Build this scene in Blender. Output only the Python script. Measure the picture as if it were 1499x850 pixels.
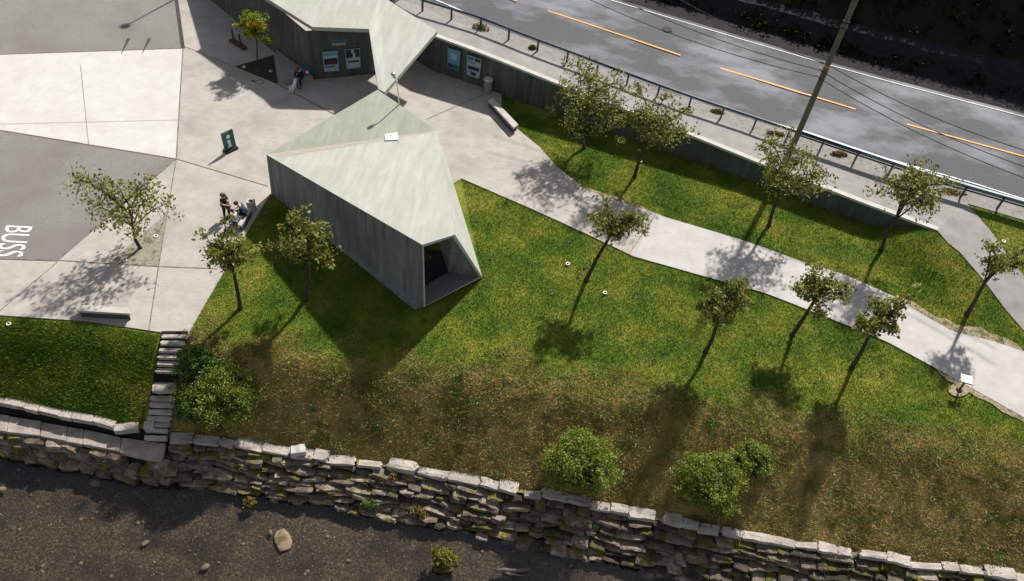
import bpy, bmesh, math, random
import numpy as np
from mathutils import Vector, Matrix, noise as mnoise
from mathutils.geometry import tessellate_polygon

for o in list(bpy.data.objects): bpy.data.objects.remove(o)
SC = bpy.context.scene; COL = SC.collection
R = math.radians
# ------------------------------------------------------------------ camera
F = 1160.0; PITCH = R(48.3); CAMH = 29.0
_u = np.array([-.116, .993]); _u /= np.linalg.norm(_u); UX, UY = _u
FWD = np.array([0, math.cos(PITCH), -math.sin(PITCH)]); UPV = np.array([0, math.sin(PITCH), math.cos(PITCH)])
RGT = np.array([1., 0, 0]); IX = UY*RGT-UX*UPV; IY = -UX*RGT-UY*UPV
CP = np.array([0, 0, CAMH])
cam_d = bpy.data.cameras.new('camera'); cam = bpy.data.objects.new('camera', cam_d); COL.objects.link(cam)
mw = Matrix.Identity(4)
for i in range(3):
    mw[i][0] = IX[i]; mw[i][1] = -IY[i]; mw[i][2] = -FWD[i]; mw[i][3] = CP[i]
cam.matrix_world = mw
cam_d.sensor_fit = 'HORIZONTAL'; cam_d.sensor_width = 36; cam_d.lens = F/1499*36
cam_d.clip_start = .5; cam_d.clip_end = 2000
SC.camera = cam
# ------------------------------------------------------------------ light
SUN_AZ, SUN_EL = R(24.5), R(42.5)
SUNV = Vector((math.sin(SUN_AZ)*math.cos(SUN_EL), math.cos(SUN_AZ)*math.cos(SUN_EL), math.sin(SUN_EL)))
W = bpy.data.worlds.new('World'); SC.world = W; W.use_nodes = True
nt = W.node_tree
sky = nt.nodes.new('ShaderNodeTexSky'); sky.sky_type = 'NISHITA'; sky.sun_disc = False
sky.sun_elevation = SUN_EL; sky.sun_rotation = SUN_AZ
bgn = nt.nodes['Background']; bgn.inputs['Strength'].default_value = .075
hsv = nt.nodes.new('ShaderNodeHueSaturation'); hsv.inputs['Saturation'].default_value = .35   # sky blue toned down towards neutral, as a white balance
nt.links.new(sky.outputs[0], hsv.inputs['Color']); nt.links.new(hsv.outputs[0], bgn.inputs['Color'])
sl = bpy.data.lights.new('sun', 'SUN'); sl.energy = 4.9; sl.angle = R(1.5); sl.color = (1, .945, .87)
so = bpy.data.objects.new('sun', sl); COL.objects.link(so)
so.rotation_euler = SUNV.to_track_quat('Z', 'Y').to_euler()
SC.view_settings.view_transform = 'Standard'; SC.view_settings.look = 'None'
SC.view_settings.exposure = .53; SC.view_settings.gamma = 1
SC.view_settings.use_curve_mapping = False
SC.render.engine = 'CYCLES'

# ------------------------------------------------------------------ helpers: survey of the photograph
def ray(px, py): return FWD+IX*(px-749.5)/F+IY*(py-425)/F
def at(px, py, z=0.0):
    r = ray(px, py); return Vector(CP+r*(z-CAMH)/r[2])
_RX = [-60, -20, -7, -2, .5, 4, 9, 12.6, 18.5, 22, 30, 45, 80]
_RZ = [3.6, 2.9, 2.5, 2.28, 2.08, 1.85, 1.6, 1.3, 1.2, 1.15, 1.1, 1.0, 1.0]
def RZ(x): return float(np.interp(x, _RX, _RZ))
def road(px, py, dz=0.0):
    z = 1.5
    for _ in range(12):
        p = at(px, py, z+dz); z = RZ(p.x)
    return at(px, py, z+dz)
def hit(px, py, p0, n):
    r = Vector(ray(px, py)); c = Vector(CP); t = (p0-c).dot(n)/r.dot(n); return c+r*t
def pxscale(p): return F/float((np.array(p)-CP)@FWD)
rng = np.random.default_rng(7); random.seed(7)

# ------------------------------------------------------------------ helpers: objects
def tag(o, label=None, cat=None, group=None, kind=None):
    if label: o['label'] = label
    if cat: o['category'] = cat
    if group: o['group'] = group
    if kind: o['kind'] = kind
    return o
def empty(name, loc, label, cat, group=None, rz=0):
    o = bpy.data.objects.new(name, None); COL.objects.link(o); o.location = loc; o.rotation_euler.z = rz
    o.empty_display_size = .2
    return tag(o, label, cat, group)
def link(name, me, m, parent=None, smooth=False):
    """mesh in world coordinates unless parent given with local coords"""
    o = bpy.data.objects.new(name, me); COL.objects.link(o)
    for x in (m if isinstance(m, (list, tuple)) else [m]): me.materials.append(x)
    if parent: o.parent = parent
    if smooth:
        for p in me.polygons: p.use_smooth = True
    return o
def mesh(name, V, Fc):
    me = bpy.data.meshes.new(name); me.from_pydata([tuple(v) for v in V], [], Fc); me.update(); return me
def npmesh(name, V, n, attr=None, aname='rnd'):
    """V (N*n,3) array of consecutive n-gons"""
    me = bpy.data.meshes.new(name); N = len(V)//n
    me.vertices.add(len(V)); me.vertices.foreach_set('co', np.asarray(V, np.float32).ravel())
    me.loops.add(len(V)); me.loops.foreach_set('vertex_index', np.arange(len(V), dtype=np.int32))
    me.polygons.add(N); me.polygons.foreach_set('loop_start', np.arange(0, len(V), n, dtype=np.int32))
    me.polygons.foreach_set('loop_total', np.full(N, n, np.int32))
    me.update()
    if attr is not None:
        a = me.attributes.new(aname, 'FLOAT', 'FACE'); a.data.foreach_set('value', np.asarray(attr, np.float32))
    return me
class MB:
    def __init__(s): s.V = []; s.F = []
    def add(s, V, Fc, tone=None):
        if tone is not None: s.T = getattr(s, 'T', [])+[tone]*len(Fc)
        b = len(s.V); s.V += [Vector(v) for v in V]; s.F += [tuple(i+b for i in f) for f in Fc]; return s
    def box(s, c, size, M=None, bev=0):
        x, y, z = [k/2 for k in size]; M = M or Matrix.Identity(3)
        pts = [(-x,-y,-z),(x,-y,-z),(x,y,-z),(-x,y,-z),(-x,-y,z),(x,-y,z),(x,y,z),(-x,y,z)]
        return s.add([Vector(c)+M@Vector(p) for p in pts], [(0,3,2,1),(4,5,6,7),(0,1,5,4),(1,2,6,5),(2,3,7,6),(3,0,4,7)])
    def prism(s, top, z0, off=(0,0)):
        n = len(top); T = [Vector(p) for p in top]
        B = [Vector((p.x+off[0], p.y+off[1], z0)) for p in T]
        return s.add(T+B, [tuple(range(n)), tuple(range(2*n-1, n-1, -1))]+[(i, i+n, (i+1) % n+n, (i+1) % n) for i in range(n)])
    def tube(s, pts, rad, n=6, cap=True):
        pts = [Vector(p) for p in pts]; b = len(s.V); up = None
        for i, p in enumerate(pts):
            d = (pts[min(i+1, len(pts)-1)]-pts[max(i-1, 0)]).normalized()
            a = d.orthogonal().normalized() if up is None else (up-d*up.dot(d)).normalized()
            up = a; c = d.cross(a); r = rad[i] if isinstance(rad, (list, tuple)) else rad
            for k in range(n):
                t = 2*math.pi*k/n; s.V.append(p+a*(r*math.cos(t))+c*(r*math.sin(t)))
        for i in range(len(pts)-1):
            for k in range(n):
                k2 = (k+1) % n; s.F.append((b+i*n+k, b+i*n+k2, b+(i+1)*n+k2, b+(i+1)*n+k))
        if cap:
            s.F.append(tuple(b+k for k in range(n-1, -1, -1))); e = b+(len(pts)-1)*n; s.F.append(tuple(e+k for k in range(n)))
        return s
    def lathe(s, c, prof, n=20):
        b = len(s.V); c = Vector(c)
        for r, z in prof:
            for k in range(n):
                t = 2*math.pi*k/n; s.V.append(c+Vector((r*math.cos(t), r*math.sin(t), z)))
        for i in range(len(prof)-1):
            for k in range(n):
                k2 = (k+1) % n; s.F.append((b+i*n+k, b+i*n+k2, b+(i+1)*n+k2, b+(i+1)*n+k))
        e = b+(len(prof)-1)*n; s.F.append(tuple(e+k for k in range(n)))
        return s
    def build(s, name, m, parent=None, smooth=False, bevel=0):
        off = parent.matrix_world.translation.copy() if False else None
        me = mesh(name, s.V, s.F); o = link(name, me, m, parent, smooth)
        if hasattr(s, 'T') and len(s.T) == len(s.F): me.attributes.new('rnd', 'FLOAT', 'FACE').data.foreach_set('value', np.array(s.T, np.float32))
        bm = bmesh.new(); bm.from_mesh(me); bmesh.ops.recalc_face_normals(bm, faces=bm.faces)
        if bevel: bmesh.ops.bevel(bm, geom=bm.edges[:]+bm.verts[:], offset=bevel, segments=1, affect='EDGES', clamp_overlap=True)
        bm.to_mesh(me); bm.free()
        return o
def wchild(o, parent):
    """parent a mesh that was made in world coordinates"""
    me = o.data; M = (Matrix.Translation(parent.location) @ parent.rotation_euler.to_matrix().to_4x4()).inverted()
    me.transform(M); o.parent = parent; return o
def poly_sheet(name, pts, m, kind='structure', zfun=None, thick=.3):
    """a flat sheet with a skirt, pts = world vectors"""
    tris = tessellate_polygon([pts])
    n = len(pts); V = [Vector(p) for p in pts]+[Vector((p.x, p.y, p.z-thick)) for p in pts]
    a = sum(pts[i].x*pts[(i+1) % n].y-pts[(i+1) % n].x*pts[i].y for i in range(n))
    Fc = [tuple(t) for t in tris]+[(i, (i+1) % n, (i+1) % n+n, i+n) for i in range(n)]
    me = mesh(name, V, Fc); bm = bmesh.new(); bm.from_mesh(me); bmesh.ops.recalc_face_normals(bm, faces=bm.faces)
    if not any(f.normal.z > .9 for f in bm.faces): bmesh.ops.reverse_faces(bm, faces=bm.faces)
    for f in bm.faces:
        if abs(f.normal.z) > .9 and f.normal.z < 0: f.normal_flip()
    bm.to_mesh(me); bm.free()
    o = link(name, me, m); tag(o, kind=kind); return o
def resample(P, n):
    P = [Vector(p) for p in P]; L = [0]
    for a, b in zip(P, P[1:]): L.append(L[-1]+(b-a).length)
    out = []
    for t in np.linspace(0, L[-1], n):
        i = min(np.searchsorted(L, t, 'right')-1, len(P)-2); k = (t-L[i])/max(L[i+1]-L[i], 1e-9)
        out.append(P[i].lerp(P[i+1], k))
    return out
def strip(name, A, B, m, n=80, c=1, dz=0.0, kind='structure', skirt=0):
    A = resample(A, n); B = resample(B, n); V = []; Fc = []
    for a, b in zip(A, B):
        for k in range(c+1): V.append(a.lerp(b, k/c)+Vector((0, 0, dz)))
    for i in range(n-1):
        for k in range(c):
            q = i*(c+1)+k; Fc.append((q, q+1, q+c+2, q+c+1))
    me = mesh(name, V, Fc); o = link(name, me, m)
    if me.polygons[0].normal.z < 0: me.flip_normals()
    if kind: tag(o, kind=kind)
    return o
def band(P, w, dz, n=None):
    """verts/faces of a ribbon of width w along world polyline"""
    P = [Vector(p) for p in P]
    V = []; Fc = []
    for i, p in enumerate(P):
        d = P[min(i+1, len(P)-1)]-P[max(i-1, 0)]; q = Vector((-d.y, d.x, 0)).normalized()*w/2
        V += [p+q+Vector((0, 0, dz)), p-q+Vector((0, 0, dz))]
    for i in range(len(P)-1): Fc.append((2*i, 2*i+1, 2*i+3, 2*i+2))
    return V, Fc

# ------------------------------------------------------------------ materials
def mat(name, ramp, scale=3, detail=6, rough=.85, stretch=(1,1,1), bump=0, bscale=40, over=None, over2=None, spec=.3, attr=0, metallic=0, trans=0, rampsoft=None, moss=None, obj=False):
    m = bpy.data.materials.new(name); m.use_nodes = True; t = m.node_tree; N = t.nodes; L = t.links
    P = N['Principled BSDF']; P.inputs['Roughness'].default_value = rough; P.inputs['Specular IOR Level'].default_value = spec
    P.inputs['Metallic'].default_value = metallic
    if obj: co = N.new('ShaderNodeTexCoord').outputs['Object']
    else: co = N.new('ShaderNodeNewGeometry').outputs['Position']
    mp = N.new('ShaderNodeMapping'); mp.inputs['Scale'].default_value = stretch; L.new(co, mp.inputs[0])
    def noise(sc, det, v, ro=.6):
        n = N.new('ShaderNodeTexNoise'); n.inputs['Scale'].default_value = sc; n.inputs['Detail'].default_value = det; n.inputs['Roughness'].default_value = ro
        L.new(v, n.inputs['Vector']); return n.outputs['Fac']
    def rmp(fac, stops):
        r = N.new('ShaderNodeValToRGB'); e = r.color_ramp.elements
        while len(e) < len(stops): e.new(.5)
        for q, (p, c) in zip(e, stops): q.position = p; q.color = (c, c, c, 1) if isinstance(c, (int, float)) else (*c, 1)
        L.new(fac, r.inputs[0]); return r.outputs[0]
    def mix(a, b, fac, mode='MIX'):
        x = N.new('ShaderNodeMix'); x.data_type = 'RGBA'; x.blend_type = mode
        if isinstance(fac, (int, float)): x.inputs[0].default_value = fac
        else: L.new(fac, x.inputs[0])
        for s, v in ((6, a), (7, b)):
            if isinstance(v, tuple): x.inputs[s].default_value = (*v, 1)
            else: L.new(v, x.inputs[s])
        return x.outputs[2]
    c = rmp(noise(scale, detail, mp.outputs[0]), ramp)
    for ov in (over, over2):
        if ov:   # (scale, lo, hi, colour, strength[, stretch])
            v = co
            if len(ov) > 5:
                mq = N.new('ShaderNodeMapping'); mq.inputs['Scale'].default_value = ov[5]; L.new(co, mq.inputs[0]); v = mq.outputs[0]
            f = rmp(noise(ov[0], 5, v), [(ov[1], 0.0), (ov[2], float(ov[4]))]); c = mix(c, ov[3], f)
    if attr:
        a = N.new('ShaderNodeAttribute'); a.attribute_name = 'rnd'
        h = N.new('ShaderNodeMapRange'); h.inputs[3].default_value = 1-attr; h.inputs[4].default_value = 1+attr; L.new(a.outputs['Fac'], h.inputs[0])
        cb = N.new('ShaderNodeCombineColor')
        for i in range(3): L.new(h.outputs[0], cb.inputs[i])
        c = mix(c, cb.outputs[0], 1.0, 'MULTIPLY')
    if moss:
        g = N.new('ShaderNodeNewGeometry'); sx = N.new('ShaderNodeSeparateXYZ'); L.new(g.outputs['Normal'], sx.inputs[0])
        f = rmp(noise(moss[0], 4, co), [(moss[1], 0.0), (moss[1]+.05, 1.0)])
        u = rmp(sx.outputs[2], [(.0, .25), (.5, 1.0)])
        c = mix(c, moss[2], mix(f, u, 1.0, 'MULTIPLY'))
    L.new(c, P.inputs['Base Color'])
    if bump:
        b = N.new('ShaderNodeBump'); b.inputs['Strength'].default_value = bump; b.inputs['Distance'].default_value = .075
        L.new(noise(bscale, 4, mp.outputs[0]), b.inputs['Height']); L.new(b.outputs[0], P.inputs['Normal'])
    if trans:
        tr = N.new('ShaderNodeBsdfTranslucent'); L.new(c, tr.inputs['Color']); ms = N.new('ShaderNodeMixShader'); ms.inputs[0].default_value = trans
        L.new(P.outputs[0], ms.inputs[1]); L.new(tr.outputs[0], ms.inputs[2]); L.new(ms.outputs[0], N['Material Output'].inputs[0])
    return m
def flat(name, c, rough=.6, metallic=0, spec=.4):
    c2 = tuple(x*.82 for x in c)
    return mat(name, [(.35, c2), (.65, c)], scale=9, detail=3, rough=rough, metallic=metallic, spec=spec, obj=True)
X = {}
X['concrete'] = mat('plaza_concrete', [(.3, (.335,.302,.278)), (.7, (.42,.387,.36))], 1.3, 8, .85, bump=.12, bscale=60, over=(.35,.50,.68,(.27,.245,.228),.75), over2=(3.0,.56,.75,(.255,.23,.21),.75,(.5,2.2,1)))
X['pale'] = mat('pale_plaza_concrete', [(.3, (.46,.445,.44)), (.7, (.54,.525,.52))], 1.3, 8, .85, bump=.1, bscale=60, over=(.3,.5,.68,(.45,.425,.41),.6))
X['path'] = mat('path_concrete', [(.3, (.385,.37,.36)), (.7, (.465,.45,.44))], 1.5, 8, .85, bump=.12, bscale=60, over=(.8,.48,.66,(.36,.345,.335),.75))
X['sidewalk'] = mat('sidewalk_concrete', [(.3, (.23,.222,.215)), (.7, (.31,.30,.295))], 1.2, 8, .9, bump=.12, bscale=50, over=(.5,.5,.7,(.19,.183,.178),.7))
X['asphalt_pale'] = mat('worn_pale_asphalt', [(.3, (.165,.155,.149)), (.7, (.235,.223,.215))], 9, 8, .9, bump=.3, bscale=120, over=(.25,.45,.65,(.15,.138,.131),.8), over2=(40,.5,.7,(.33,.31,.30),.5))
X['asphalt'] = mat('road_asphalt', [(.3, (.040,.043,.050)), (.7, (.080,.084,.094))], 14, 8, .75, bump=.3, bscale=120, over=(.21,.47,.64,(.205,.214,.24),.85,(.9,1.5,1)), over2=(50,.56,.7,(.24,.24,.25),.5))  # pale patches put the road's silvery sheen into its colour
X['verge'] = mat('gritty_verge', [(.3, (.185,.18,.172)), (.7, (.275,.268,.258))], 4, 8, .9, bump=.3, bscale=40, over=(2.2,.57,.68,(.12,.095,.065),.55))
X['white_paint'] = mat('road_white_paint', [(.35, (.55,.55,.55)), (.6, (.80,.80,.79))], 12, 5, .6, over=(6,.6,.7,(.25,.25,.25),.7))
X['worn_white'] = mat('thin_white_edge_paint', [(.35, (.42,.42,.43)), (.6, (.70,.70,.70))], 8, 5, .6)
X['yellow_paint'] = mat('road_yellow_paint', [(.35, (.62,.25,.02)), (.6, (.80,.35,.03))], 10, 5, .6)
X['joint'] = mat('dark_joint', [(.35, (.12,.085,.065)), (.65, (.26,.22,.19))], 3, 5, .9)
X['drain'] = mat('drain_channel', [(.35, (.035,.03,.03)), (.65, (.07,.06,.055))], 6, 5, .9)
X['soil'] = mat('planter_soil', [(.3, (.030,.022,.014)), (.7, (.075,.056,.036))], 5, 8, .95, bump=.8, bscale=25, over=(2,.55,.65,(.035,.05,.015),.7))
X['gravel'] = mat('gravel_bed', [(.3, (.20,.175,.13)), (.7, (.42,.39,.32))], 16, 8, .95, bump=.8, bscale=40, over=(1.8,.52,.62,(.09,.10,.03),.75))
X['sand'] = mat('bare_sandy_soil', [(.3, (.27,.20,.13)), (.7, (.42,.34,.25))], 7, 8, .95, bump=.6, bscale=30, over=(2.5,.52,.62,(.13,.12,.045),.85))
GR = dict(scale=.42, detail=7, rough=.9, bump=.9, bscale=14)
X['lawn'] = mat('lawn_turf', [(.32,(.050,.100,.012)), (.46,(.095,.145,.017)), (.58,(.17,.195,.026)), (.74,(.29,.255,.055))], over=(4.0,.52,.7,(.045,.100,.012),.6), over2=(9,.56,.72,(.24,.20,.055),.6), spec=.1, **GR)
X['slope_turf'] = mat('slope_turf', [(.32,(.050,.100,.012)), (.46,(.095,.145,.017)), (.58,(.17,.195,.026)), (.74,(.29,.255,.055))], over=(4.0,.52,.7,(.045,.100,.012),.6), over2=(9,.56,.72,(.24,.20,.055),.6), spec=.1, **GR)
X['blade'] = mat('grass_blade', [(.32,(.062,.132,.014)), (.46,(.125,.195,.021)), (.58,(.225,.26,.033)), (.74,(.38,.335,.070))], .42, 7, .7, over=(3.0,.50,.68,(.055,.135,.014),.6), spec=.12, attr=.28, trans=.25)
X['bank'] = mat('dry_bank_turf', [(.30,(.12,.10,.030)), (.45,(.27,.205,.070)), (.6,(.40,.30,.12)), (.75,(.24,.23,.06))], over=(1.2,.52,.66,(.09,.095,.02),.75), over2=(8,.58,.7,(.24,.19,.10),.6), spec=.1, **GR)
X['bank_blade'] = mat('dry_grass_blade', [(.30,(.19,.165,.045)), (.45,(.40,.31,.105)), (.6,(.56,.43,.18)), (.75,(.33,.335,.085))], .9, 7, .8, over=(1.2,.50,.64,(.12,.14,.03),.8), spec=.1, attr=.35, trans=.25)
def turf_mix(m, col, slot):      # green turf and dry turf interlock along the crest of the bank
    t = m.node_tree; p = t.nodes['Principled BSDF']; src = p.inputs['Base Color'].links[0].from_socket
    a = t.nodes.new('ShaderNodeAttribute'); a.attribute_name = 'turf'; x = t.nodes.new('ShaderNodeMix'); x.data_type = 'RGBA'; x.inputs[slot].default_value = col
    t.links.new(a.outputs['Fac'], x.inputs[0]); t.links.new(src, x.inputs[13-slot]); t.links.new(x.outputs[2], p.inputs['Base Color'])
for _k, _c, _i in (('lawn', (.17,.135,.050,1), 6), ('bank', (.105,.125,.024,1), 7)): turf_mix(X[_k], _c, _i)
X['weed'] = mat('weed_leaf', [(.3,(.075,.13,.025)), (.7,(.16,.23,.05))], 2, 3, .6, attr=.4, trans=.25)
X['dry_weed'] = mat('dry_weed_leaf', [(.3,(.12,.085,.02)), (.7,(.23,.17,.035))], 3, 3, .7, attr=.4, trans=.2)
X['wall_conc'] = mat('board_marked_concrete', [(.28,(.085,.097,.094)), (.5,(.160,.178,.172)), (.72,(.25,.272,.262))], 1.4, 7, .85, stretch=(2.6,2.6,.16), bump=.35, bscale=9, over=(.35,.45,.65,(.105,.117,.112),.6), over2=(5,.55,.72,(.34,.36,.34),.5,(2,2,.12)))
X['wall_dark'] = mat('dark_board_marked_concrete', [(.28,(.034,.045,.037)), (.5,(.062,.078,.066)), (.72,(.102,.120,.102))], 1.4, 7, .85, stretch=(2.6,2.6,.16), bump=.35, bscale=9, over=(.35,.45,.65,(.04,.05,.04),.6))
X['roof'] = mat('pale_green_concrete_roof', [(.28,(.30,.315,.278)), (.5,(.355,.368,.332)), (.72,(.415,.424,.392))], 1.1, 8, .85, stretch=(3,.35,1), bump=.1, bscale=14, over=(.7,.48,.66,(.32,.335,.29),.65), over2=(6,.58,.74,(.30,.31,.27),.35,(3,.4,1)))
X['roof_green'] = mat('darker_concrete_roof', [(.28,(.245,.265,.212)), (.5,(.29,.31,.255)), (.72,(.345,.36,.305))], 1.1, 8, .85, stretch=(3,.5,1), bump=.1, bscale=14, over=(.8,.48,.66,(.26,.27,.215),.6))  # darker, greener tone for the upper roof facet
X['roof_stain'] = mat('rusty_water_stain', [(.3,(.29,.255,.205)), (.7,(.36,.345,.295))], 2, 6, .85, stretch=(.4,3,1))
X['cap'] = mat('wall_cap_concrete', [(.3,(.38,.385,.36)), (.7,(.50,.50,.475))], 2, 6, .85, bump=.1)
X['glass'] = mat('dark_window_glass', [(.3,(.006,.008,.010)), (.7,(.010,.013,.017))], 1, 2, .06, spec=.6)
X['mullion'] = flat('dark_mullion', (.03,.035,.04), .4)
X['stone'] = mat('river_stone', [(.28,(.065,.048,.035)), (.5,(.165,.130,.102)), (.72,(.33,.278,.225))], 2.6, 8, .85, bump=.9, bscale=9, over=(1.1,.5,.64,(.09,.075,.06),.6), over2=(7,.6,.7,(.42,.37,.32),.5), moss=(1.7,.56,(.12,.115,.010)), attr=.45)
X['stone_dark'] = mat('shade_toned_mossy_stone', [(.28,(.018,.015,.011)), (.5,(.048,.040,.030)), (.72,(.12,.103,.082))], 2.6, 8, .85, bump=.9, bscale=9, over=(1.1,.5,.64,(.05,.045,.03),.6), over2=(6,.62,.7,(.42,.38,.34),.6), moss=(1.7,.52,(.085,.09,.010)), attr=.4)  # darker stone tone: shade at the wall's right end put into its colour
X['capstone'] = mat('wall_capstone', [(.28,(.27,.235,.205)), (.5,(.40,.36,.325)), (.72,(.52,.48,.44))], 2.6, 8, .85, bump=.7, bscale=9, over=(1.3,.5,.66,(.22,.19,.165),.7), moss=(2.1,.63,(.14,.13,.02)))
X['slab'] = mat('quay_slab_stone', [(.28,(.22,.185,.165)), (.5,(.31,.27,.245)), (.72,(.41,.365,.335))], 2.2, 8, .85, bump=.6, bscale=9, over=(1.3,.5,.66,(.19,.16,.14),.7))
X['dark_fill'] = mat('gap_shade_fill', [(.3,(.006,.005,.004)), (.7,(.016,.013,.009))], 4, 5, .95, bump=.6, bscale=10)  # near-black, so the shade in the stone gaps is in the colour
X['bed'] = mat('river_bed_gravel', [(.30,(.018,.014,.010)), (.5,(.054,.042,.029)), (.68,(.135,.104,.068))], 9, 12, .95, bump=.7, bscale=14, over=(.55,.45,.62,(.022,.018,.016),.8), over2=(13,.62,.68,(.42,.31,.20),.7))
X['pebble'] = mat('river_pebble', [(.3,(.13,.09,.06)), (.7,(.27,.20,.14))], 3, 5, .8)
X['ground'] = mat('valley_ground', [(.3,(.05,.05,.025)), (.7,(.10,.09,.04))], .3, 6, .95)
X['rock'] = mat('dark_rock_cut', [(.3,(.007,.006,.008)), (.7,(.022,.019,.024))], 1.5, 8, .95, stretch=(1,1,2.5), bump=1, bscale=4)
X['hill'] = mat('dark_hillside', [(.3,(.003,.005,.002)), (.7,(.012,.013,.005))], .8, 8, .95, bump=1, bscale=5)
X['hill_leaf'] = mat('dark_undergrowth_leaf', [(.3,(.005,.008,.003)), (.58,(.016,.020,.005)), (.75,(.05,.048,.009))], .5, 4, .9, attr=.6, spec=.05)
X['bark'] = mat('tree_bark', [(.3,(.030,.022,.016)), (.7,(.075,.055,.042))], 8, 5, .9, stretch=(3,3,.5), bump=.6, bscale=20)
X['leaf'] = mat('olive_tree_leaf', [(.3,(.095,.120,.022)), (.5,(.195,.215,.040)), (.7,(.34,.325,.080))], 1.6, 4, .5, attr=.55, trans=.42)
X['leaf_or'] = mat('turning_maple_leaf', [(.40,(.11,.18,.012)), (.56,(.24,.28,.016)), (.66,(.45,.27,.015)), (.76,(.60,.22,.02))], 1.3, 3, .5, attr=.4, trans=.35)
X['leaf_bush'] = mat('willow_bush_leaf', [(.3,(.085,.14,.020)), (.5,(.19,.25,.036)), (.7,(.34,.34,.060))], 1.2, 4, .5, attr=.6, trans=.35)
X['leaf_dark'] = mat('dark_bush_leaf', [(.3,(.045,.095,.016)), (.7,(.11,.19,.028))], 1.2, 4, .5, attr=.5, trans=.2)
X['leaf_yellow'] = mat('yellow_shrub_leaf', [(.3,(.12,.13,.018)), (.7,(.30,.27,.04))], 2.5, 4, .5, attr=.4, trans=.25)
X['core'] = mat('bush_shade_core', [(.3,(.010,.014,.005)), (.7,(.025,.03,.010))], 6, 4, .95)  # solid lump, its dark colour standing for the shade inside a bush
X['galv'] = mat('galvanised_steel', [(.3,(.30,.31,.33)), (.7,(.45,.46,.48))], 4, 4, .4, metallic=.7, obj=True)
X['rail_dark'] = mat('weathered_steel_rail', [(.3,(.045,.055,.065)), (.7,(.085,.10,.115))], 4, 4, .5, metallic=.3, obj=True)
X['rail_light'] = mat('bright_steel_rail', [(.3,(.13,.155,.18)), (.7,(.20,.23,.26))], 3, 4, .5, metallic=.2)
X['pole'] = mat('weathered_pole_wood', [(.3,(.085,.082,.058)), (.7,(.155,.15,.11))], 3, 6, .85, stretch=(5,5,.4), bump=.4, bscale=12)
X['wire'] = flat('black_wire', (.015,.015,.016), .6)
X['bench_conc'] = mat('bench_concrete', [(.3,(.37,.35,.33)), (.7,(.48,.46,.43))], 3, 6, .85, bump=.15)
X['bench_dark'] = flat('bench_base', (.06,.058,.055), .7)
X['bin'] = mat('grey_bin_metal', [(.3,(.22,.225,.215)), (.7,(.33,.335,.32))], 3, 5, .5, stretch=(4,4,.5), metallic=.4)
X['black'] = flat('matt_black', (.012,.012,.013), .7)
X['green_sign'] = flat('green_sign_face', (.004,.105,.085), .45)
X['white'] = flat('white_face', (.78,.78,.78), .5)
X['pale_blue'] = flat('pale_blue_print', (.30,.42,.50), .5)
X['sky_blue'] = flat('sky_blue_print', (.09,.28,.40), .5)
X['deep_blue'] = flat('deep_blue_print', (.02,.12,.20), .5)
X['print_dark'] = flat('dark_print', (.015,.02,.022), .5)
X['print_grey'] = flat('grey_print', (.33,.38,.42), .5)
X['frame'] = flat('dark_steel_frame', (.07,.085,.09), .4, .4)
X['corten'] = mat('rusty_steel', [(.3,(.07,.030,.018)), (.7,(.15,.065,.04))], 6, 5, .8)
X['skin'] = flat('skin', (.52,.31,.23), .55)
X['hair_brown'] = flat('light_brown_hair', (.16,.10,.055), .6)
X['hair_dark'] = flat('dark_brown_hair', (.035,.022,.016), .6)
X['hair_red'] = flat('auburn_hair', (.10,.035,.02), .6)
X['cl_black'] = flat('black_cloth', (.010,.010,.012), .85)
X['cl_navy'] = flat('teal_navy_cloth', (.016,.060,.095), .85)
X['cl_white'] = flat('white_cloth', (.72,.75,.80), .85)
X['cl_grey'] = flat('pale_blue_cloth', (.42,.47,.58), .85)
X['cl_brown'] = flat('brown_leather', (.11,.032,.018), .6)
X['fur'] = flat('white_fur', (.74,.73,.71), .95)
X['red'] = flat('red_cloth', (.50,.03,.05), .8)
X['blue'] = flat('bright_blue_cloth', (.03,.13,.45), .8)
X['wood_grey'] = mat('bleached_driftwood', [(.35,(.035,.026,.022)), (.7,(.24,.21,.19))], 4, 6, .85, stretch=(1,6,6))

# ------------------------------------------------------------------ terrain function
def lerpx(xs, ys): return lambda x: np.interp(x, xs, ys)
# top of slope (lawn edge) and bottom of slope, as functions of world x
_B = [at(*p) for p in [(-160,448),(0,463),(130,472),(236,488),(274,490)]]+[at(*p) for p in [(330,505),(420,512),(520,521),(600,528),(700,540),(800,550),(900,562),(1000,577),(1100,590),(1200,604),(1300,622),(1400,645),(1499,665),(1640,700),(1900,765)]]
YB = lerpx([p.x for p in _B], [p.y-.05 for p in _B])
CAPZ = -2.6
_capL = [(-140,560),(0,583),(23,587),(66,597),(102,605),(142,611),(178,621),(213,618)]
_capR = [(250,634),(326,638),(395,651),(482,662),(564,673),(653,690),(745,709),(827,722),(906,740),(951,749),(1049,770),(1180,792),(1292,808),(1342,819),(1403,826),(1486,838),(1620,860),(1900,906)]
_W = [at(*p, -2.1) for p in _capL]+[at(*p, CAPZ) for p in _capR]
YW = lerpx([p.x for p in _W], [p.y for p in _W]); ZW = lerpx([p.x for p in _W], [p.z for p in _W])
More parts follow.
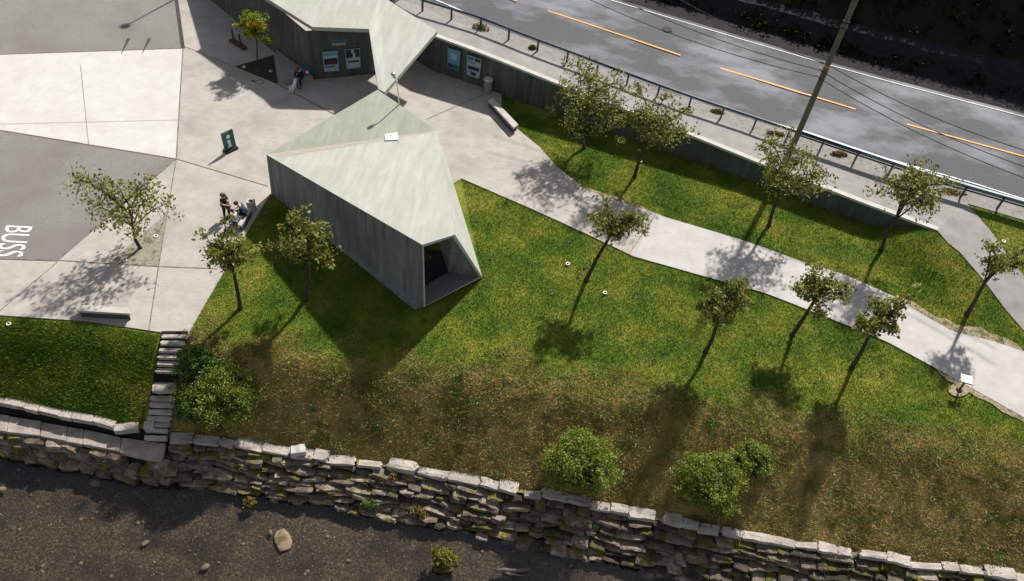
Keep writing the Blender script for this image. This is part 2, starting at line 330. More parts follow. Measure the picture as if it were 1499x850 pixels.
# bump where the lawn climbs to the side branch of the walkway
_br_l = [(1372,337,1.15),(1387,355,.95),(1405,369,.8),(1439,409,.5),(1473,454,.22),(1498,483,.1),(1560,545,.02),(1600,560,.02)]
_br_r = [(1415,297,None),(1451,339,.95),(1481,382,.7),(1499,403,.6),(1560,468,.3),(1690,592,.03)]
BRL = [at(*p) for p in _br_l]; BRR = [road(p[0], p[1]) if p[2] is None else at(*p) for p in _br_r]
_bx = np.array([p[:2] for p in resample(BRL, 60)]); _bz = np.array([p.z for p in resample(BRL, 60)])
def TH(x, y):
    """terrain height for arrays"""
    x = np.asarray(x, float); y = np.asarray(y, float)
    yb, yw, zw = YB(x), YW(x), ZW(x)
    t = np.clip((yb-y)/np.maximum(yb-yw, .1), 0, 1)
    a = .30; z = zw*np.where(t < a, t*t/(2*a), t-a/2)/(1-a/2)      # rounded crest, then an even slope
    d2 = (x[..., None]-_bx[:, 0])**2+(y[..., None]-_bx[:, 1])**2
    i = d2.argmin(-1); d = np.sqrt(np.take_along_axis(d2, i[..., None], -1)[..., 0])
    s = np.clip(1-d/3.6, 0, 1); s = s*s*(3-2*s)
    return z+_bz[i]*s
def wob(x, y, s=1.0): return mnoise.noise(Vector((x*s, y*s, 3.3)))

def slope_z(px, py):
    z = -1.0
    for _ in range(15):
        p = at(px, py, z); z = .5*z+.5*float(TH(p.x, p.y))
    return z
# lawn and bank: one column grid each
def grid_sheet(name, xs, yfun0, yfun1, ny, m, amp, sc, dz=0):
    V = []; Fc = []
    for x in xs:
        y0, y1 = float(yfun0(x)), float(yfun1(x))
        ys = np.linspace(y0, y1, ny); zs = TH(np.full(ny, x), ys)
        for y, z in zip(ys, zs):
            tt_ = min(max((float(YB(x))-y)/1.5, 0), 1); am = .025+(amp-.025)*tt_; V.append((x, y, z+dz+am*(wob(x, y, sc)+.5*wob(x+9, y, sc*2.7)-.6)))
    for i in range(len(xs)-1):
        for k in range(ny-1):
            q = i*ny+k; Fc.append((q, q+ny, q+ny+1, q+1))
    o = link(name, mesh(name, V, Fc), m, smooth=True); tag(o, kind='structure')
    tv = [min(max(.42+(y-float(YB(x)))/1.7+.8*wob(x, y, .6)+.5*wob(x, y, 2.1), 0), 1) for x, y, z in V]
    o.data.attributes.new('turf', 'FLOAT', 'POINT').data.foreach_set('value', np.array(tv, np.float32)); return o
XS = np.linspace(-34, 46, 240)
grid_sheet('lawn', XS, YB, lambda x: YB(x)+27, 90, X['lawn'], .025, 1.1, -.03)
XL = [x for x in XS if x < -15.2]; XR = [x for x in XS if x > -15.3]
grid_sheet('grass_slope', XL, lambda x: YW(x)-.25, YB, 30, X['slope_turf'], .07, 1.1, -.03)
grid_sheet('grass_bank', XR, lambda x: YW(x)-.25, YB, 34, X['bank'], .09, 1.1, -.03)
o = link('ground', mesh('ground', [(-600,-600,-6),(600,-600,-6),(600,600,-6),(-600,600,-6)], [(0,1,2,3)]), X['ground']); tag(o, kind='structure')

# ------------------------------------------------------------------ plaza, path, asphalt
Z0 = .02
def P(*px, z=Z0): return [at(a, b, z) for a, b in px]
plaza_px = [(-160,448),(0,461),(130,470),(236,486),(275,488.5),(318,414),(369,327),(399,279),(560,330),(676,261),(780,306),(861,343),(928,375),(962,312.5),(886,288),(854,276),(836,260),(815,243),(790,215),(757,188),(735,160),(733,132),(700,100),(640,75),(560,25),(470,-40),(300,-90),(-160,-90)]
poly_sheet('plaza', P(*plaza_px), X['concrete'])
# path draped on the terrain
up_px = [(962,312.5),(971,316.5),(1077,348),(1119,362),(1168,380),(1240,403),(1312,435),(1354,462),(1396,485),(1447,498),(1498,515),(1600,552),(1860,650)]
lo_px = [(928,375),(1020,401),(1119,428),(1206,462),(1299,500),(1396,553),(1498,610),(1600,668),(1860,815)]
def drape(ps, dz): return [Vector((p.x, p.y, float(TH(p.x, p.y))+dz)) for p in ps]
strip('footpath', drape(resample(P(*lo_px), 90), Z0), drape(resample(P(*up_px), 90), Z0), X['path'], 90, 4)
asph1 = [(-160,86),(0,79),(268,70),(258,-10),(240,-90),(-160,-90)]
asph2 = [(-160,164),(0,190),(258,232),(85,380),(0,377),(-160,371)]
poly_sheet('pale_slab', P((-160,86),(0,79),(268,70),(262,165),(258,232),(0,190),(-160,164), z=.024), X['pale'], thick=.003)
poly_sheet('parking_asphalt', P(*asph1, z=.026), X['asphalt_pale'], thick=.004)
poly_sheet('bus_bay_asphalt', P(*asph2, z=.026), X['asphalt_pale'], thick=.004)
poly_sheet('gravel_bed', P((158,386),(243,313),(232,389), z=.027), X['gravel'], thick=.005)
poly_sheet('planter_soil', P((343,97),(401,80),(407,123), z=.027), X['soil'], thick=.005)
poly_sheet('sign_footing', P(*[(1404+14.5*math.cos(t)*(1+.1*math.sin(3*t)), 569.5+10.5*math.sin(t)) for t in np.linspace(0, 6.28, 19)[:-1]], z=.035), X['sand'], thick=.1)
jm = MB()
def joint(px, w, z=.032): jm.add(*band(P(*px, z=z), w, 0))
joint([(268,70),(262,165),(258,232)], .07, .0325); joint([(258,232),(232,390)], .05, .0335); joint([(232,390),(218,482)], .05, .0345)
joint([(258,232),(392,272)], .05, .0355); joint([(85,380.5),(232,389.5),(318,393)], .045, .0365); joint([(84,383),(0,454)], .03, .0375)
joint([(269,67),(343,97)], .035, .0385); joint([(407,123),(490,167)], .07, .0395); joint([(624,174),(708,138)], .035, .0405)
joint([(921,371),(960,313)], .035, .0415); joint([(0,190),(258,232)], .06, .0425); joint([(0,377.5),(85,380.5)], .10, .0435); joint([(0,79),(268,70)], .05, .0445)
joint([(258,232),(85,380)], .04, .0455); joint([(0,181),(262,175)], .02, .0465); joint([(118,95),(130,212)], .02, .0475)
o = jm.build('paving_joints', X['joint']); tag(o, kind='structure')
o = MB().add(*band(P((240,-90),(257,-10),(268,70), z=.05), .22, 0)).build('drain_channel', X['drain']); tag(o, kind='structure')
# bus-stop lettering on the asphalt
cu = bpy.data.curves.new('txt', 'FONT'); cu.body = 'BUSS'; to = bpy.data.objects.new('txt', cu); COL.objects.link(to)
bpy.context.view_layer.update(); dg = bpy.context.evaluated_depsgraph_get(); tm = bpy.data.meshes.new_from_object(to.evaluated_get(dg))
bpy.data.objects.remove(to)
co = np.array([v.co[:] for v in tm.vertices]); x0, y0 = co.min(0)[:2]; x1, y1 = co.max(0)[:2]
pa, pb, pc = at(9,329.5,.032), at(48,331.5,.032), at(-8,374,.032)
for v in tm.vertices:
    a = (v.co.x-x0)/(x1-x0); b = (v.co.y-y0)/(y1-y0); v.co = pa+(pc-pa)*a+(pb-pa)*b
o = link('bus_bay_lettering', tm, X['white_paint']); tag(o, kind='structure')

mb = MB()
for a, b in (((188.5,55.5),(177.5,79)), ((219,55.5),(207.5,79))):
    p, q = at(*a, .034), at(*b, .034); d = (q-p).normalized(); n_ = Vector((-d.y, d.x, 0)); mb.add([p-n_*.10, p+n_*.10, q+n_*.015, q-n_*.015], [(0,1,2,3)])
o = mb.build('dark_streaks', X['drain']); tag(o, kind='structure')  # two dark tapered streaks on the asphalt
# sandy wear along the path
def worn(px, wd, seed):
    r = random.Random(seed); V = []; Q = resample(P(*px, z=.0), 40)
    A = []; B = []
    for i, p in enumerate(Q):
        k = math.sin(math.pi*i/39)**.5*wd*(.8+.8*mnoise.noise(Vector((i*.13, seed, 0)))+.25*mnoise.noise(Vector((i*.5, seed, 5)))); A.append(p); d = (Q[min(i+1,39)]-Q[max(i-1,0)]); q = Vector((-d.y, d.x, 0)).normalized(); B.append(p+q*k)
    return A, B
A, B = worn(up_px[6:11], .7, 3); strip('worn_verge', drape(A, .008), drape(B, .008), X['sand'], 60, 2)
A, B = worn([(1370,539),(1440,578),(1498,611),(1540,634)], -.45, 5); strip('worn_edge', drape(A, .008), drape(B, .008), X['sand'], 60, 2)
A, B = worn([(836,260),(854,276),(886,288),(971,316)], .3, 6); strip('worn_path_border', drape(A, .008), drape(B, .008), X['sand'], 60, 2)

# ------------------------------------------------------------------ road, walkway above the wall
wall_px = [(560,-2),(600,30),(637,53),(700,76),(827,127),(987,188),(1100,234),(1267,298),(1372,337)]
kerb_px = [(520,-50),(590,0),(633,16),(665,30),(691,40),(734,60),(803,86),(848,103),(1010,161),(1099,194),(1150,212),(1221,238),(1302,263.6),(1366,283),(1415,297)]
white_px = [(520,-58),(600,-15),(642,1.5),(676,16),(702,26),(747,43),(792,60),(840,78),(888,97),(973,128),(1100,170),(1165,190),(1204,201),(1302,233.5),(1425,268.5),(1495,290.5),(1620,328),(1860,404)]
far_px = [(640,-66),(893,0),(1080,56),(1208,93.6),(1303,120),(1387,142),(1499,171),(1640,208),(1880,274)]
WT = [road(*p) for p in wall_px]; KB = [road(*p) for p in kerb_px]; WL = [road(*p) for p in white_px]; FL = [road(*p) for p in far_px]
strip('walkway', WT, KB, X['sidewalk'], 70, 3)
strip('road_verge', KB+[road(1500,322), road(1620,360), road(1860,440)], WL, X['verge'], 80, 2, dz=-.01)
nearA = [p+Vector((-.10,-.28,0)) for p in WL]
farA = [p+Vector((.12,.40,0)) for p in FL]
strip('road', nearA, farA, X['asphalt'], 160, 8, dz=.0)
o = MB().add(*band(resample(WL, 140), .10, .03)).build('road_edge_line_near', X['white_paint']); tag(o, kind='structure')
o = MB().add(*band(resample(FL, 140), .08, .035)).build('road_edge_line_far', X['worn_white']); tag(o, kind='structure')
mb = MB()
for a, b in [((620,-45),(757,1.5)), ((802,16),(996,81)), ((1045,97),(1252,160)), ((1327,182),(1560,246)), ((1640,268),(1880,340))]:
    A_, B_ = road(*a), road(*b)
    if b[0] == 996: Q = [A_, road(900,48.5), B_]
    else: Q = [A_, A_.lerp(B_, .5), B_]
    mb.add(*band(resample(Q, 12), .125, .035))
o = mb.build('road_centre_line', X['yellow_paint']); tag(o, kind='structure')
strip('side_walkway', [p+Vector((0,0,.01)) for p in BRL], [p+Vector((0,0,.01)) for p in BRR], X['sidewalk'], 50, 3)
# small lawn below the guardrail at the right
VB = [road(1415,298)]+[road(1500,323), road(1640,368), road(1860,442)]
strip('verge_lawn', [p-Vector((0,0,.02)) for p in BRR+[at(1860,652,.03)]], [p-Vector((0,0,.02)) for p in VB], X['slope_turf'], 40, 6)

# hillside beyond the road
HP = resample([p+Vector((.12,.40,0)) for p in FL]+[FL[-1]+Vector((25,-9,0))], 150)
prof = [(0,0,0),(1.6,.03,.04),(2.1,.75,.12),(2.55,1.4,.15),(3.3,1.65,.2)]+[(3.3+k*.74, 1.75+k*.71, .3) for k in range(1, 11)]+[(14,10,.4),(24,13,.5),(60,16,.5)]
V = []; Fc = []; hm = []
for i, p in enumerate(HP):
    d = HP[min(i+1,149)]-HP[max(i-1,0)]; n = Vector((-d.y, d.x, 0)).normalized()
    if n.y < 0: n = -n
    for k, (a, h, j) in enumerate(prof):
        q = p+n*a; w = mnoise.noise(Vector((q.x*.7, q.y*.7, k*.9)))*j*1.6+mnoise.noise(Vector((q.x*2.2, q.y*2.2, k)))*j*.7
        V.append(q+n*(w*.6)+Vector((0,0,(h+w*.5)*(.82 if i < 45 else min(.82+(i-45)*.006, 1)))))
m_ = len(prof)
for i in range(149):
    for k in range(m_-1):
        q = i*m_+k; Fc.append((q, q+m_, q+m_+1, q+1)); hm.append(0 if k < 4 else 1)
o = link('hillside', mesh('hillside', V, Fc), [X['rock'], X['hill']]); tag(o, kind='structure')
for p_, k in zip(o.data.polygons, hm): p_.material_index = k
HV = np.array([v[:] for v in V]).reshape(150, m_, 3)

# ------------------------------------------------------------------ foliage helpers
def leaves(cent, size, r, n=4, upbias=.3):
    cent = np.asarray(cent); N = len(cent)
    d = r.normal(size=(N, 3)); d /= np.linalg.norm(d, axis=1)[:, None]
    nn = r.normal(size=(N, 3)); nn[:, 2] += upbias; b = np.cross(d, nn); b /= np.linalg.norm(b, axis=1)[:, None]+1e-9
    s = size*(.6+.8*r.random(N))[:, None]
    V = np.stack([cent-d*s*.5, cent+b*s*.28, cent+d*s*.5, cent-b*s*.28], 1).reshape(-1, 3)
    return V
def blades(base, hgt, wid, r, lean=.6):
    N = len(base); a = r.random(N)*6.283; d = np.stack([np.cos(a), np.sin(a), 0*a], 1)*wid[:, None]*.5
    l = r.normal(size=(N, 3))*lean; l[:, 2] = 1; l *= hgt[:, None]
    return np.stack([base-d, base+d, base+l], 1).reshape(-1, 3)

# undergrowth on the dark hillside
r = np.random.default_rng(3); cs = []
for k in range(1500):
    i = r.integers(5, 148); j = r.integers(4, 15)
    if r.random() < .18: i = r.integers(5,148); j = 1
    c = HV[i, j]+(HV[i+1, min(j+1, m_-1)]-HV[i, j])*r.random(); s = .12+.28*r.random()**2
    cs.append(c+r.normal(size=(26, 3))*[s, s, s*.6]+[0, 0, s*.4])
cs = np.concatenate(cs)
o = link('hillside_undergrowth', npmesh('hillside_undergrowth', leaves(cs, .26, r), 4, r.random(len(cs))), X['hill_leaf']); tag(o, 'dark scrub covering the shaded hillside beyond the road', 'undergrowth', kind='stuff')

# ------------------------------------------------------------------ grass
def inpoly(xy, poly):
    x, y = xy[:, 0], xy[:, 1]; c = np.zeros(len(xy), bool); n = len(poly)
    for i in range(n):
        a, b = poly[i], poly[i-1]
        k = ((a.y > y) != (b.y > y)) & (x < (b.x-a.x)*(y-a.y)/((b.y-a.y) or 1e-9)+a.x); c ^= k
    return c
path_poly = P(*up_px)+P(*lo_px)[::-1]
plaza_poly = P(*plaza_px)
build_poly = [at(397,283), at(607,453), at(706,405), at(690,330), at(676,261), at(600,290)]
br_poly = BRL+BRR[::-1]
WB = [Vector((p.x, p.y, 0)) for p in WT]
wallx = lerpx([p.x for p in WB], [p.y for p in WB])
foot_c = at(1404,569)
r = np.random.default_rng(11)
def scatter(n, x0, x1, ylo, yhi):
    x = r.uniform(x0, x1, n); y0, y1 = ylo(x), yhi(x); y = y0+(y1-y0)*r.random(n); return np.stack([x, y], 1)
g = scatter(560000, -14.2, 40, lambda x: YB(x)-2.6, lambda x: YB(x)+19.5)
def wobs(g, s): return np.array([wob(a, b, s) for a, b in g])
_d = YB(g[:, 0])-g[:, 1]; _m = _d > -.3; _k = np.ones(len(g), bool); _k[_m] = (1-_d[_m]/1.7+1.3*wobs(g[_m], .6)) > r.random(_m.sum())*.9; g = g[_k]
keep = ~(inpoly(g, path_poly) | inpoly(g, plaza_poly) | inpoly(g, build_poly) | inpoly(g, br_poly)) & (g[:, 1] < wallx(np.minimum(g[:, 0], 22.))-.1) & ((g[:,0]-foot_c.x)**2+(g[:,1]-foot_c.y)**2 > .25)
keep &= ~((g[:, 0] > 22.0) & (g[:, 1] > np.interp(g[:, 0], [p.x for p in BRL], [p.y for p in BRL])))
g = g[keep]
g2 = scatter(60000, -27, -15.4, YW, YB)
g = np.concatenate([g, g2]); zz = TH(g[:, 0], g[:, 1])-.03
base = np.column_stack([g, zz]); n = len(base)
h = .05+.07*r.random(n)**2
o = link('lawn_grass', npmesh('lawn_grass', blades(base, h, np.full(n, .035), r, .7), 3, r.random(n)), X['blade']); tag(o, 'short mown grass of green and yellowish blades', 'grass', kind='stuff')
g = scatter(300000, -14.2, 40, YW, lambda x: YB(x)+1.6); _d = YB(g[:, 0])-g[:, 1]; g = g[(.5+_d/1.7-1.2*wobs(g, .6)) > r.random(len(g))]; clump = np.array([wob(a, b, 1.4) for a, b in g]); g = g[clump > -.75+.5*(r.random(len(g))-.5)]
base = np.column_stack([g, TH(g[:, 0], g[:, 1])-.03]); n = len(base)
h = .04+.10*r.random(n)**2
o = link('bank_grass', npmesh('bank_grass', blades(base, h, np.full(n, .028), r, .8), 3, r.random(n)), X['bank_blade']); tag(o, 'long brownish dry grass on the river bank slope', 'grass', kind='stuff')
# broad-leaved weeds
cs = []
for k in range(330):
    if k < 210: x = r.uniform(-13, 28); y = r.uniform(YW(x)+.2, YB(x)+.3)
    else: x = r.uniform(-12, 27); y = YB(x)+r.uniform(0, 9)
    q = np.array([[x, y]])
    if inpoly(q, path_poly)[0] or inpoly(q, build_poly)[0] or inpoly(q, plaza_poly)[0]: continue
    z = float(TH(x, y)); s = r.uniform(.07, .26) if k < 210 else r.uniform(.05, .15)
    cs.append(np.array([x, y, z])+r.normal(size=(int(10+s*160), 3))*[s, s, s*.35]+[0, 0, .04])
cs = np.concatenate(cs)
o = link('broadleaf_weeds', npmesh('broadleaf_weeds', leaves(cs, .085, r, upbias=1.5), 4, r.random(len(cs))), X['weed']); tag(o, 'green broad-leaved weeds dotted over bank and lawn', 'weeds', kind='stuff')
# grass of the verge lawn at the right
vs = [p for p in bpy.data.objects['verge_lawn'].data.polygons]; vv = bpy.data.objects['verge_lawn'].data.vertices
bs = []
for p_ in vs:
    q = [np.array(vv[i].co) for i in p_.vertices]; k = int(p_.area*230)
    a, b = r.random((k, 1)), r.random((k, 1)); bs.append((q[0]*(1-a)+q[1]*a)*(1-b)+(q[3]*(1-a)+q[2]*a)*b)
bs = np.concatenate(bs); n = len(bs)
o = link('verge_grass', npmesh('verge_grass', blades(bs, .05+.07*r.random(n), np.full(n, .035), r, .7), 3, r.random(n)), X['blade']); tag(o, 'short grass on the verge under the guardrail', 'grass', kind='stuff')

# ------------------------------------------------------------------ river
r = np.random.default_rng(5)
V = []; Fc = []; nx, ny = 150, 50
for i in range(nx):
    for j in range(ny):
        x = -36+86*i/(nx-1); y = 2+15.5*j/(ny-1)
        V.append((x, y, -4.16+.14*wob(x, y, .6)+.09*wob(x+40, y, 1.9)+.05*wob(x, y+70, 4.5)))
for i in range(nx-1):
    for j in range(ny-1):
        q = i*ny+j; Fc.append((q, q+ny, q+ny+1, q+1))
o = link('river_bed', mesh('river_bed', V, Fc), X['bed'], smooth=True); tag(o, kind='structure')
wm = bpy.data.materials.new('shallow_river_water'); wm.use_nodes = True; t = wm.node_tree; N = t.nodes; L = t.links; N.remove(N['Principled BSDF'])
gl = N.new('ShaderNodeBsdfGlossy'); gl.inputs['Roughness'].default_value = .08; gl.inputs['Color'].default_value = (.8,.85,.95,1)
tr = N.new('ShaderNodeBsdfTransparent'); tr.inputs['Color'].default_value = (.86,.84,.81,1); lw = N.new('ShaderNodeLayerWeight'); lw.inputs['Blend'].default_value = .5; pw = N.new('ShaderNodeMath'); pw.operation = 'POWER'; pw.inputs[1].default_value = 3.5; fr = N.new('ShaderNodeMath'); fr.operation = 'MULTIPLY_ADD'; fr.inputs[1].default_value = .6; fr.inputs[2].default_value = .03; L.new(lw.outputs['Facing'], pw.inputs[0]); L.new(pw.outputs[0], fr.inputs[0])
ms = N.new('ShaderNodeMixShader'); bp = N.new('ShaderNodeBump'); bp.inputs['Strength'].default_value = .35; bp.inputs['Distance'].default_value = .06; nz = N.new('ShaderNodeTexNoise'); nz.inputs['Scale'].default_value = 3.5; nz.inputs['Detail'].default_value = 5
ge = N.new('ShaderNodeNewGeometry'); mp = N.new('ShaderNodeMapping'); mp.inputs['Scale'].default_value = (.6,1.6,1); L.new(ge.outputs['Position'], mp.inputs[0]); L.new(mp.outputs[0], nz.inputs[0])
L.new(nz.outputs['Fac'], bp.inputs['Height']); L.new(bp.outputs[0], gl.inputs['Normal']); L.new(bp.outputs[0], lw.inputs['Normal'])
L.new(fr.outputs[0], ms.inputs[0]); L.new(tr.outputs[0], ms.inputs[1]); L.new(gl.outputs[0], ms.inputs[2]); L.new(ms.outputs[0], N['Material Output'].inputs[0])
o = link('river_water', mesh('river_water', [(-60,-12,-3.83),(60,-12,-3.83),(60,17,-3.83),(-60,17,-3.83)], [(0,1,2,3)]), wm); tag(o, kind='structure')
# pebbles: uncountable
def rockverts(c, s, rr, seed, n=2):
    bm = bmesh.new(); bmesh.ops.create_icosphere(bm, subdivisions=n, radius=1)
    V = []
    for v in bm.verts:
        k = 1+.35*mnoise.noise(v.co*1.3+Vector((seed, 0, 0)))
        V.append(Vector((v.co.x*s[0]*k, v.co.y*s[1]*k, v.co.z*s[2]*k)))
    Fc = [tuple(v.index for v in f.verts) for f in bm.faces]; bm.free()
    M = Matrix.Rotation(rr, 3, 'Z'); return [Vector(c)+M@v for v in V], Fc
mb = MB()
for k in range(900):
    x = r.uniform(-24, 9); y = r.uniform(7.5, 15.6); s = .02+.07*r.random()**5
    mb.add(*rockverts((x, y, -4.15+.14*wob(x, y, .6)), (s*1.3, s, s*.5), r.random()*6, k, 1))
o = mb.build('river_pebbles', X['pebble'], smooth=True); tag(o, 'small brown pebbles scattered over the river bed', 'pebbles', kind='stuff')
c = at(415,790,-4.09); mb = MB().add(*rockverts(c, (.34,.52,.05), .5, 3.3, 3)); o = mb.build('flat_rock', X['sand'], smooth=True); tag(o, 'pale flat rock lying under shallow water in the river', 'rock')
for i, (px, s, lb) in enumerate([((3,716),.15,'small orange brown stone in the river at the left edge of the picture'), ((212,795),.14,'small tan stone in the middle of the shallow river'), ((396,779),.10,'small tan stone lying just left of the pale flat rock'), ((139,707),.22,'brown stone half under water beside the quay stones'), ((300,830),.17,'dark brown stone in the river nearest the bottom of the picture')]):
    c = at(*px, -4.02); o = MB().add(*rockverts(c, (s*1.2, s*.8, s*.4), i, i*2.2, 2)).build('river_stone', X['pebble'], smooth=True); tag(o, lb, 'stone', 'loose stones in the river')
# driftwood
a, b, c_ = at(722,835,-3.79), at(752,835,-3.73), at(779,832,-3.79)
root = empty('driftwood_log', b, 'bleached forked driftwood log lying in the river below the stone wall', 'driftwood')
wchild(MB().tube([a, a.lerp(b,.5)+Vector((0,.03,.05)), b, b.lerp(c_,.6)+Vector((0,-.05,.03)), c_], [.03,.08,.09,.07,.025], 8).build('trunk', X['wood_grey'], smooth=True), root)
wchild(MB().tube([a.lerp(b,.4), at(745,840,-3.75), at(768,843,-3.79)], [.06,.06,.02], 7).build('branch', X['wood_grey'], smooth=True), root)

# ------------------------------------------------------------------ stone walls
def stone(c, L_, D_, H_, M, r, seed, rough=.10, rnd=.28):
    """irregular chiselled block: returns verts, faces"""
    n = (4, 3, 3); bm = bmesh.new(); bmesh.ops.create_cube(bm, size=2)
    bmesh.ops.subdivide_edges(bm, edges=bm.edges[:], cuts=2, use_grid_fill=True)
    V = []
    tp = 1+.25*(r.random()-.5); sk = .3*(r.random()-.5)
    for v in bm.verts:
        p = v.co.copy(); l = max(abs(p.x), abs(p.y), abs(p.z)); q = p.normalized()*1.25
        p = p.lerp(q, rnd)
        w = Vector((mnoise.noise(p*1.1+Vector((seed, 0, 0))), mnoise.noise(p*1.1+Vector((0, seed, 7))), mnoise.noise(p*1.1+Vector((3, 0, seed)))))
        p += w*rough*2.6
        p.z += sk*p.x*.5; p.y *= tp
        V.append(Vector(c)+M@Vector((p.x*L_/2, p.y*D_/2, p.z*H_/2)))
    Fc = [tuple(v.index for v in f.verts) for f in bm.faces]; bm.free(); return V, Fc
def frame_of(d):
    d = Vector((d.x, d.y, 0)).normalized(); n = Vector((-d.y, d.x, 0)); return Matrix((d, n, Vector((0,0,1)))).transposed()
def along(Pl, s):
    L_ = 0
    for a, b in zip(Pl, Pl[1:]):
        l = (b-a).length
        if s <= L_+l or b is Pl[-1]: return a.lerp(b, (s-L_)/l), (b-a)
        L_ += l
def plen(Pl): return sum((b-a).length for a, b in zip(Pl, Pl[1:]))
r = np.random.default_rng(21)
capF = [at(*p, CAPZ) for p in [(246,648),(326,650),(395,664),(482,675),(564,686),(653,702),(745,721),(827,734),(906,752),(951,761),(1049,782),(1180,804),(1292,820),(1342,831),(1403,838),(1486,850),(1620,872),(1860,912)]]
waterE = [at(*p, -3.87) for p in [(242,700),(247,706),(320,714),(350,720),(449,738),(515,746),(581,759),(675,778),(771,796),(867,818),(947,838),(1100,872),(1300,912),(1500,950),(1650,974),(1880,1014)]]
rw = empty('river_wall', capF[0], 'long rough dry-stone wall with pale capstones between grass bank and river', 'stone wall')
TOP = [p+Vector((0,0,-.14)) for p in capF]
# near-black backing that paints the shade between the stones
A_ = resample([p+Vector((0,.35,-.1)) for p in capF], 80); B_ = resample([p+Vector((0,.22,-.5)) for p in waterE], 80)
o = strip('gap_shade_backing', A_, B_, X['dark_fill'], 80, 6, kind=None); wchild(o, rw)
NC = 7; mb = MB(); mb2 = MB(); lt = plen(TOP); sd = 0
for k in range(NC):
    t = (k+.55)/NC; s = -.3+.5*r.random()
    while s < lt+.5:
        l = .42+.95*r.random()**1.2
        f = min(max((s+l/2)/lt, 0), 1)
        a, d = along(TOP, f*lt); b, _ = along(waterE, f*plen(waterE)); tt = t+.05*(r.random()-.5)+.035*math.sin(f*40+k)
        c = a.lerp(b, tt); sd += 1; hgt = (a.z-b.z)/NC*(.85+.5*r.random())
        lf = max(0, 1-f*1.7)
        M = frame_of(d)@Matrix.Rotation(.30*(r.random()-.5), 3, 'Z')@Matrix.Rotation((.22+.2*lf)*(r.random()-.45), 3, 'Y')@Matrix.Rotation(-.10-.2*lf+.34*(r.random()-.5), 3, 'X')
        if r.random() < .2 and l < .8: hgt *= 1.45
        dep = .5+.3*r.random()
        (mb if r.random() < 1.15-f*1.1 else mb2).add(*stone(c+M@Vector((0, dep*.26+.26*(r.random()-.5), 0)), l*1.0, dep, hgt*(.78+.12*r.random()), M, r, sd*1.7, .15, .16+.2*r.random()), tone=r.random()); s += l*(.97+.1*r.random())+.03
o = mb.build('stonework', X['stone']); wchild(o, rw)
o = mb2.build('shade_toned_stonework', X['stone_dark']); wchild(o, rw)  # stones carrying the painted shade, commoner towards the right
# half-submerged toe stones
mb = MB()
for k in range(42):
    f = r.random(); a, d = along(waterE, f*plen(waterE)); s = .2+.35*r.random(); sd += 1
    mb.add(*stone(a+Vector((0, .12-.22*r.random(), -.04)), s, s*.7, s*.5, frame_of(d), r, sd*1.7, .14, .4), tone=r.random())
o = mb.build('toe_stones', X['stone']); tag(o, kind=None); wchild(o, rw)
s = .0; lc = plen(capF)
while s < lc-1.5:
    l = .55+.85*r.random(); 
    if r.random() < .16 and s > 3: s += .12+.3*r.random()
    a, d = along(capF, s+l/2); sd += 1; M = frame_of(d)@Matrix.Rotation(.2*(r.random()-.5), 3, 'Z')@Matrix.Rotation(.12*(r.random()-.5), 3, 'Y')
    dp = .28+.24*r.random(); hh = .20+.16*r.random()
    o = MB().add(*stone(a+M@Vector((0, dp*.5-.05+.10*r.random(), -.05+.10*(r.random()-.5))), l, dp, hh, M, r, sd*1.7, .11, .13)).build('capstone', X['capstone']); wchild(o, rw); s += l+.03
# upright loose block on the wall top
c = at(437,660,-2.42); M = Matrix.Rotation(.3, 3, 'Z')
o = MB().add(*stone(c, .62, .4, .42, M, r, 77, .09, .12)).build('loose_block', X['cap']); tag(o, 'pale grey squarish block standing proud on top of the river wall', 'stone block')

# quay at the left: kerb stones, slab landing, rough stones down to the water
curbF = [at(*p, -2.1) for p in [(-140,564),(0,590),(23,594),(66,604),(102,612),(142,619),(178,630),(216,626)]]
slabA = [at(*p, -2.62) for p in [(-140,585),(0,606),(66,618),(125,628),(184,641),(213,646),(243,648)]]
slabB = [at(*p, -2.62) for p in [(-140,604),(0,631),(63,639),(119,650),(178,662),(237,675)]]
qw = empty('quay_wall', slabB[-1], 'low stone quay of broad flat slabs left of the steps at the water', 'quay')
wB = [at(*p, -3.87) for p in [(-140,636),(0,660),(72,678),(132,688),(184,700),(243,706)]]
A_ = resample([p+Vector((0,.1,-.15)) for p in slabB], 40); B_ = resample([p+Vector((0,.25,-.5)) for p in wB], 40)
o = strip('gap_shade_backing', A_, B_, X['dark_fill'], 40, 4, kind=None); wchild(o, qw)  # near-black sheet painting the shade between the quay stones
A_ = resample([p+Vector((0,.3,-.1)) for p in curbF], 40); B_ = resample([p+Vector((0,.02,-.12)) for p in slabA], 40)
o = strip('kerb_shade_backing', A_, B_, X['dark_fill'], 40, 2, kind=None); wchild(o, qw)
mb = MB(); T2 = [p+Vector((0,.05,-.25)) for p in slabB]; lt = plen(T2)
for k in range(4):
    s = 0
    while s < lt:
        l = .4+.7*r.random(); f = min((s+l/2)/lt, 1); a, d = along(T2, f*lt); b, _ = along(wB, f*plen(wB)); sd += 1
        if r.random() < .85:
            c = a.lerp(b, (k+.6)/4.2); M = frame_of(d)@Matrix.Rotation(.5*(r.random()-.5), 3, 'Z')@Matrix.Rotation(.3*(r.random()-.5), 3, 'Y'); mb.add(*stone(c+Vector((0,.15*(r.random()-.3),0)), l, .6, .36+.2*r.random(), M, r, sd*1.7, .14, .32), tone=r.random())
        s += l+.05
o = mb.build('stonework', X['stone']); wchild(o, qw)
lt = plen(slabB); cuts = [0, .13, .27, .40, .525, .625, .69, .835, 1.0]
